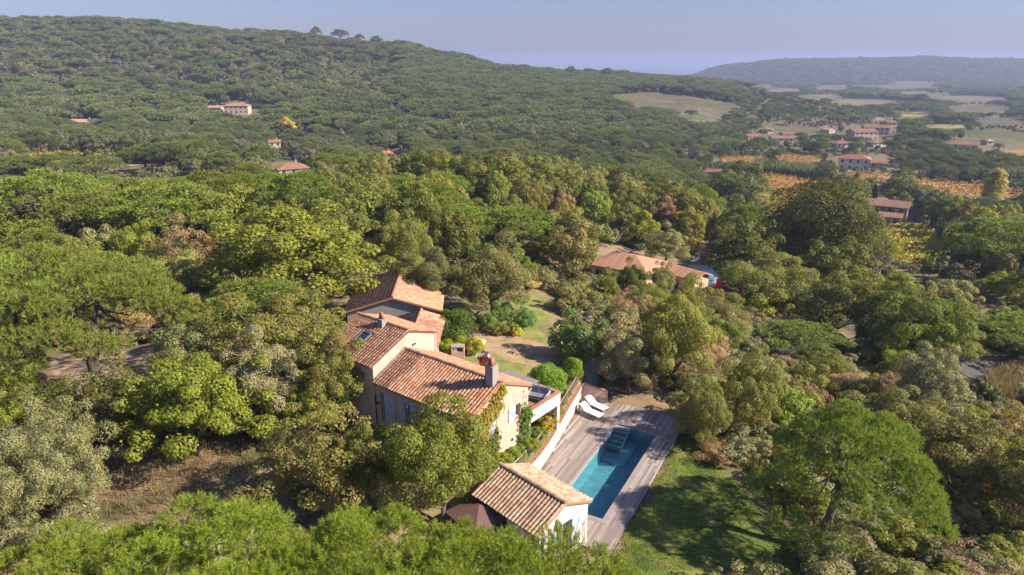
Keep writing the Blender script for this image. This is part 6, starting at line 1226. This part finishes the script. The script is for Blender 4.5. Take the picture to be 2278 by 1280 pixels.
def wood_mass(name, pts, scale, protos, label):
    me = bpy.data.meshes.new(name); me.from_pydata([tuple(p) for p in pts], [], []); o = link(bpy.data.objects.new(name, me)); tag(o, label, 'wood', kind='stuff')
    a = me.attributes.new('tscale', 'FLOAT_VECTOR', 'POINT'); a.data.foreach_set('vector', np.asarray(scale, np.float32).ravel())
    a = me.attributes.new('trot', 'FLOAT_VECTOR', 'POINT'); a.data.foreach_set('vector', np.column_stack([np.zeros(len(pts)), np.zeros(len(pts)), rw_.uniform(0, 6.28, len(pts))]).astype(np.float32).ravel())
    ng = bpy.data.node_groups.new(name, 'GeometryNodeTree'); ng.interface.new_socket('Geometry', in_out='INPUT', socket_type='NodeSocketGeometry'); ng.interface.new_socket('Geometry', in_out='OUTPUT', socket_type='NodeSocketGeometry')
    n, l = ng.nodes, ng.links; gi = n.new('NodeGroupInput'); go = n.new('NodeGroupOutput'); ip = n.new('GeometryNodeInstanceOnPoints'); jg = n.new('GeometryNodeJoinGeometry')
    for pr_ in protos:
        oi = n.new('GeometryNodeObjectInfo'); oi.inputs['Object'].default_value = pr_; oi.inputs['As Instance'].default_value = True; l.new(oi.outputs['Geometry'], jg.inputs[0])
    l.new(gi.outputs[0], ip.inputs['Points']); l.new(jg.outputs[0], ip.inputs['Instance']); ip.inputs['Pick Instance'].default_value = True
    for nm, sk in (('tscale', 'Scale'), ('trot', 'Rotation')):
        na = n.new('GeometryNodeInputNamedAttribute'); na.data_type = 'FLOAT_VECTOR'; na.inputs['Name'].default_value = nm; l.new(na.outputs[0], ip.inputs[sk])
    l.new(ip.outputs[0], go.inputs[0]); md = o.modifiers.new('scatter', 'NODES'); md.node_group = ng; return o
def far_pts(y0, y1, spacing):
    gx = np.arange(-.93 * y1, .93 * y1, spacing); gy = np.arange(y0, y1, spacing * .87); A, B = np.meshgrid(gx, gy); A = A + (np.arange(len(gy)) % 2)[:, None] * spacing * .5
    A = A + rw_.uniform(-.42, .42, A.shape) * spacing; B = B + rw_.uniform(-.42, .42, A.shape) * spacing; P = np.column_stack([A.ravel(), B.ravel()]); P = P[np.abs(P[:, 0]) < .93 * P[:, 1]]
    for hx, hy, hr_ in HOUSES: P = P[(P[:, 0] - hx) ** 2 + (P[:, 1] - hy) ** 2 > (hr_ + 3) ** 2]
    z = G(P[:, 0], P[:, 1]); k = z > -70; return P[k], z[k]
SP1 = poisson(rw_, 9000, lambda x, y: 1.5 + y * .012, lambda n_: frustum(24, 90, n_, 1.22)); SP2 = poisson(rw_, 14000, lambda x, y: 2.2 + y * .008, lambda n_: frustum(90, 420, n_, 1.05)); SPT = np.concatenate([SP1, SP2])
ss = rw_.uniform(.5, 1.15, len(SPT)) * np.where(SPT[:, 1] > 90, 1.9, 1.0); sz_ = G(SPT[:, 0], SPT[:, 1]); ok = ~blocked(SPT[:, 0], SPT[:, 1], sz_, 1.6 * ss, 1.0 * ss)
for hx, hy, hr_ in HB: ok &= (SPT[:, 0] - hx) ** 2 + (SPT[:, 1] - hy) ** 2 > hr_ ** 2
for hx, hy, hr_ in HOUSES: ok &= (SPT[:, 0] - hx) ** 2 + (SPT[:, 1] - hy) ** 2 > (hr_ + 1) ** 2
SPT, ss, sz_ = SPT[ok], ss[ok], sz_[ok]; hgt = rw_.uniform(.6, 1.3, len(SPT)); print('scrub', len(SPT))
PP, PZ = [], []
for a in ((205, 420, 5.6), (420, 1150, 5.4), (1150, 2200, 11), (2200, 3500, 13)):
    p_, z_ = far_pts(*a); PP.append(p_); PZ.append(z_)
PP = np.concatenate(PP); PZ = np.concatenate(PZ); yy = PP[:, 1]; uu = 1139 + F_PX * PP[:, 0] / yy
H_ = 3.2 + 8.0 * rw_.uniform(size=len(PP)) ** 2.0 * (.75 + .5 * np.sin(PP[:, 0] * .021 + 2) * np.sin(PP[:, 1] * .017)); H_[yy > 1150] *= 1.15
valley = (PZ < -24) & (yy < 2300) & (uu > 1350); clear = np.sin(PP[:, 0] * .013 + 1) * np.sin(yy * .011 + PP[:, 0] * .004); keep = ~(valley & (clear > .3) & (yy > 450)) ; keep &= ~((yy < 950) & (yy > 480) & (rw_.uniform(size=len(PP)) < .04))
keep &= ~((uu > 1480) & (yy > 215) & (yy < 1000) & (PZ < -16) & (rw_.uniform(size=len(PP)) < .5)); PP, PZ, H_, yy, uu = PP[keep], PZ[keep], H_[keep], yy[keep], uu[keep]
pf = .5 + .5 * np.sin(PP[:, 0] * .012 + 1.5) * np.cos(yy * .009); isp = rw_.uniform(size=len(PP)) < np.where((uu > 900) & (yy < 1100), .35 + .55 * pf, np.where(yy < 600, .12 + .5 * pf, .10 + .12 * pf))
H_[isp] = np.maximum(H_[isp], rw_.uniform(7.0, 10.5, isp.sum())); vl = (uu > 1480) & (yy < 1000) & (PZ < -16); H_[vl] *= .72; drop = isp & (yy < 1150) & (rw_.uniform(size=len(PP)) < .35); isp &= ~drop; H_[drop] *= .55
keep = ~blocked(PP[:, 0], yy, PZ, H_ * np.where(isp, 1.5, 1.1), H_ * 1.04); PP, PZ, H_, yy, uu, isp = PP[keep], PZ[keep], H_[keep], yy[keep], uu[keep], isp[keep]
FP, FO = far_objs('wood_pine', M_farpine), far_objs('wood_oak', M_faroak); FP1, FO1 = far_objs('pine_mid', M_farpine), far_objs('oak_mid', M_faroak) + far_objs('broad_mid', M_faroak)
far_s = np.where(yy > 1150, 1.35, 1.0)
def sc3(m, H0, wr): h = H_[m] / H0; s = h * rw_.uniform(.85, 1.25, m.sum()) * wr * far_s[m]; return np.column_stack([s, s, h])
nf = yy < 430
for nm, m_, pr_, h0, wr, lab in [('pine_wood', isp & ~nf, FP, 9.5, 1.12, 'distant umbrella pine wood over the hills and ridge'), ('oak_wood', ~isp & ~nf, FO, 8.5, 1.0, 'distant mixed oak wood covering the hillsides'), ('pine_grove', isp & nf, FP1, 10, 1.05, 'umbrella pines of the nearer valley floor'), ('oak_grove', ~isp & nf, FO1, 8.8, 1.0, 'mixed oaks of the nearer valley floor')]:
    wood_mass(nm, np.column_stack([PP[m_], PZ[m_]]), sc3(m_, h0, wr), pr_, lab)
wood_mass('scrub', np.column_stack([SPT, sz_]), np.column_stack([ss, ss, ss * hgt]), SCRUB, 'mixed green and tan scrub carpeting the slopes between the trees')
print('far', isp.sum(), (~isp).sum())
# ------------------------------------------------------------------ haze
hz_m = bpy.data.materials.new('haze'); hz_m.use_nodes = True; hn = hz_m.node_tree.nodes; hn.remove(hn['Principled BSDF'])
pv = hn.new('ShaderNodeVolumePrincipled'); pv.inputs['Color'].default_value = (.50, .60, .86, 1); pv.inputs['Density'].default_value = 0.00023; pv.inputs['Anisotropy'].default_value = 0.1
hz_m.node_tree.links.new(pv.outputs[0], hn['Material Output'].inputs['Volume'])
hb = MB().box(-S - 500, S + 500, -2600, S + 500, -96.5, 112).build('haze', hz_m); tag(hb, kind='stuff')
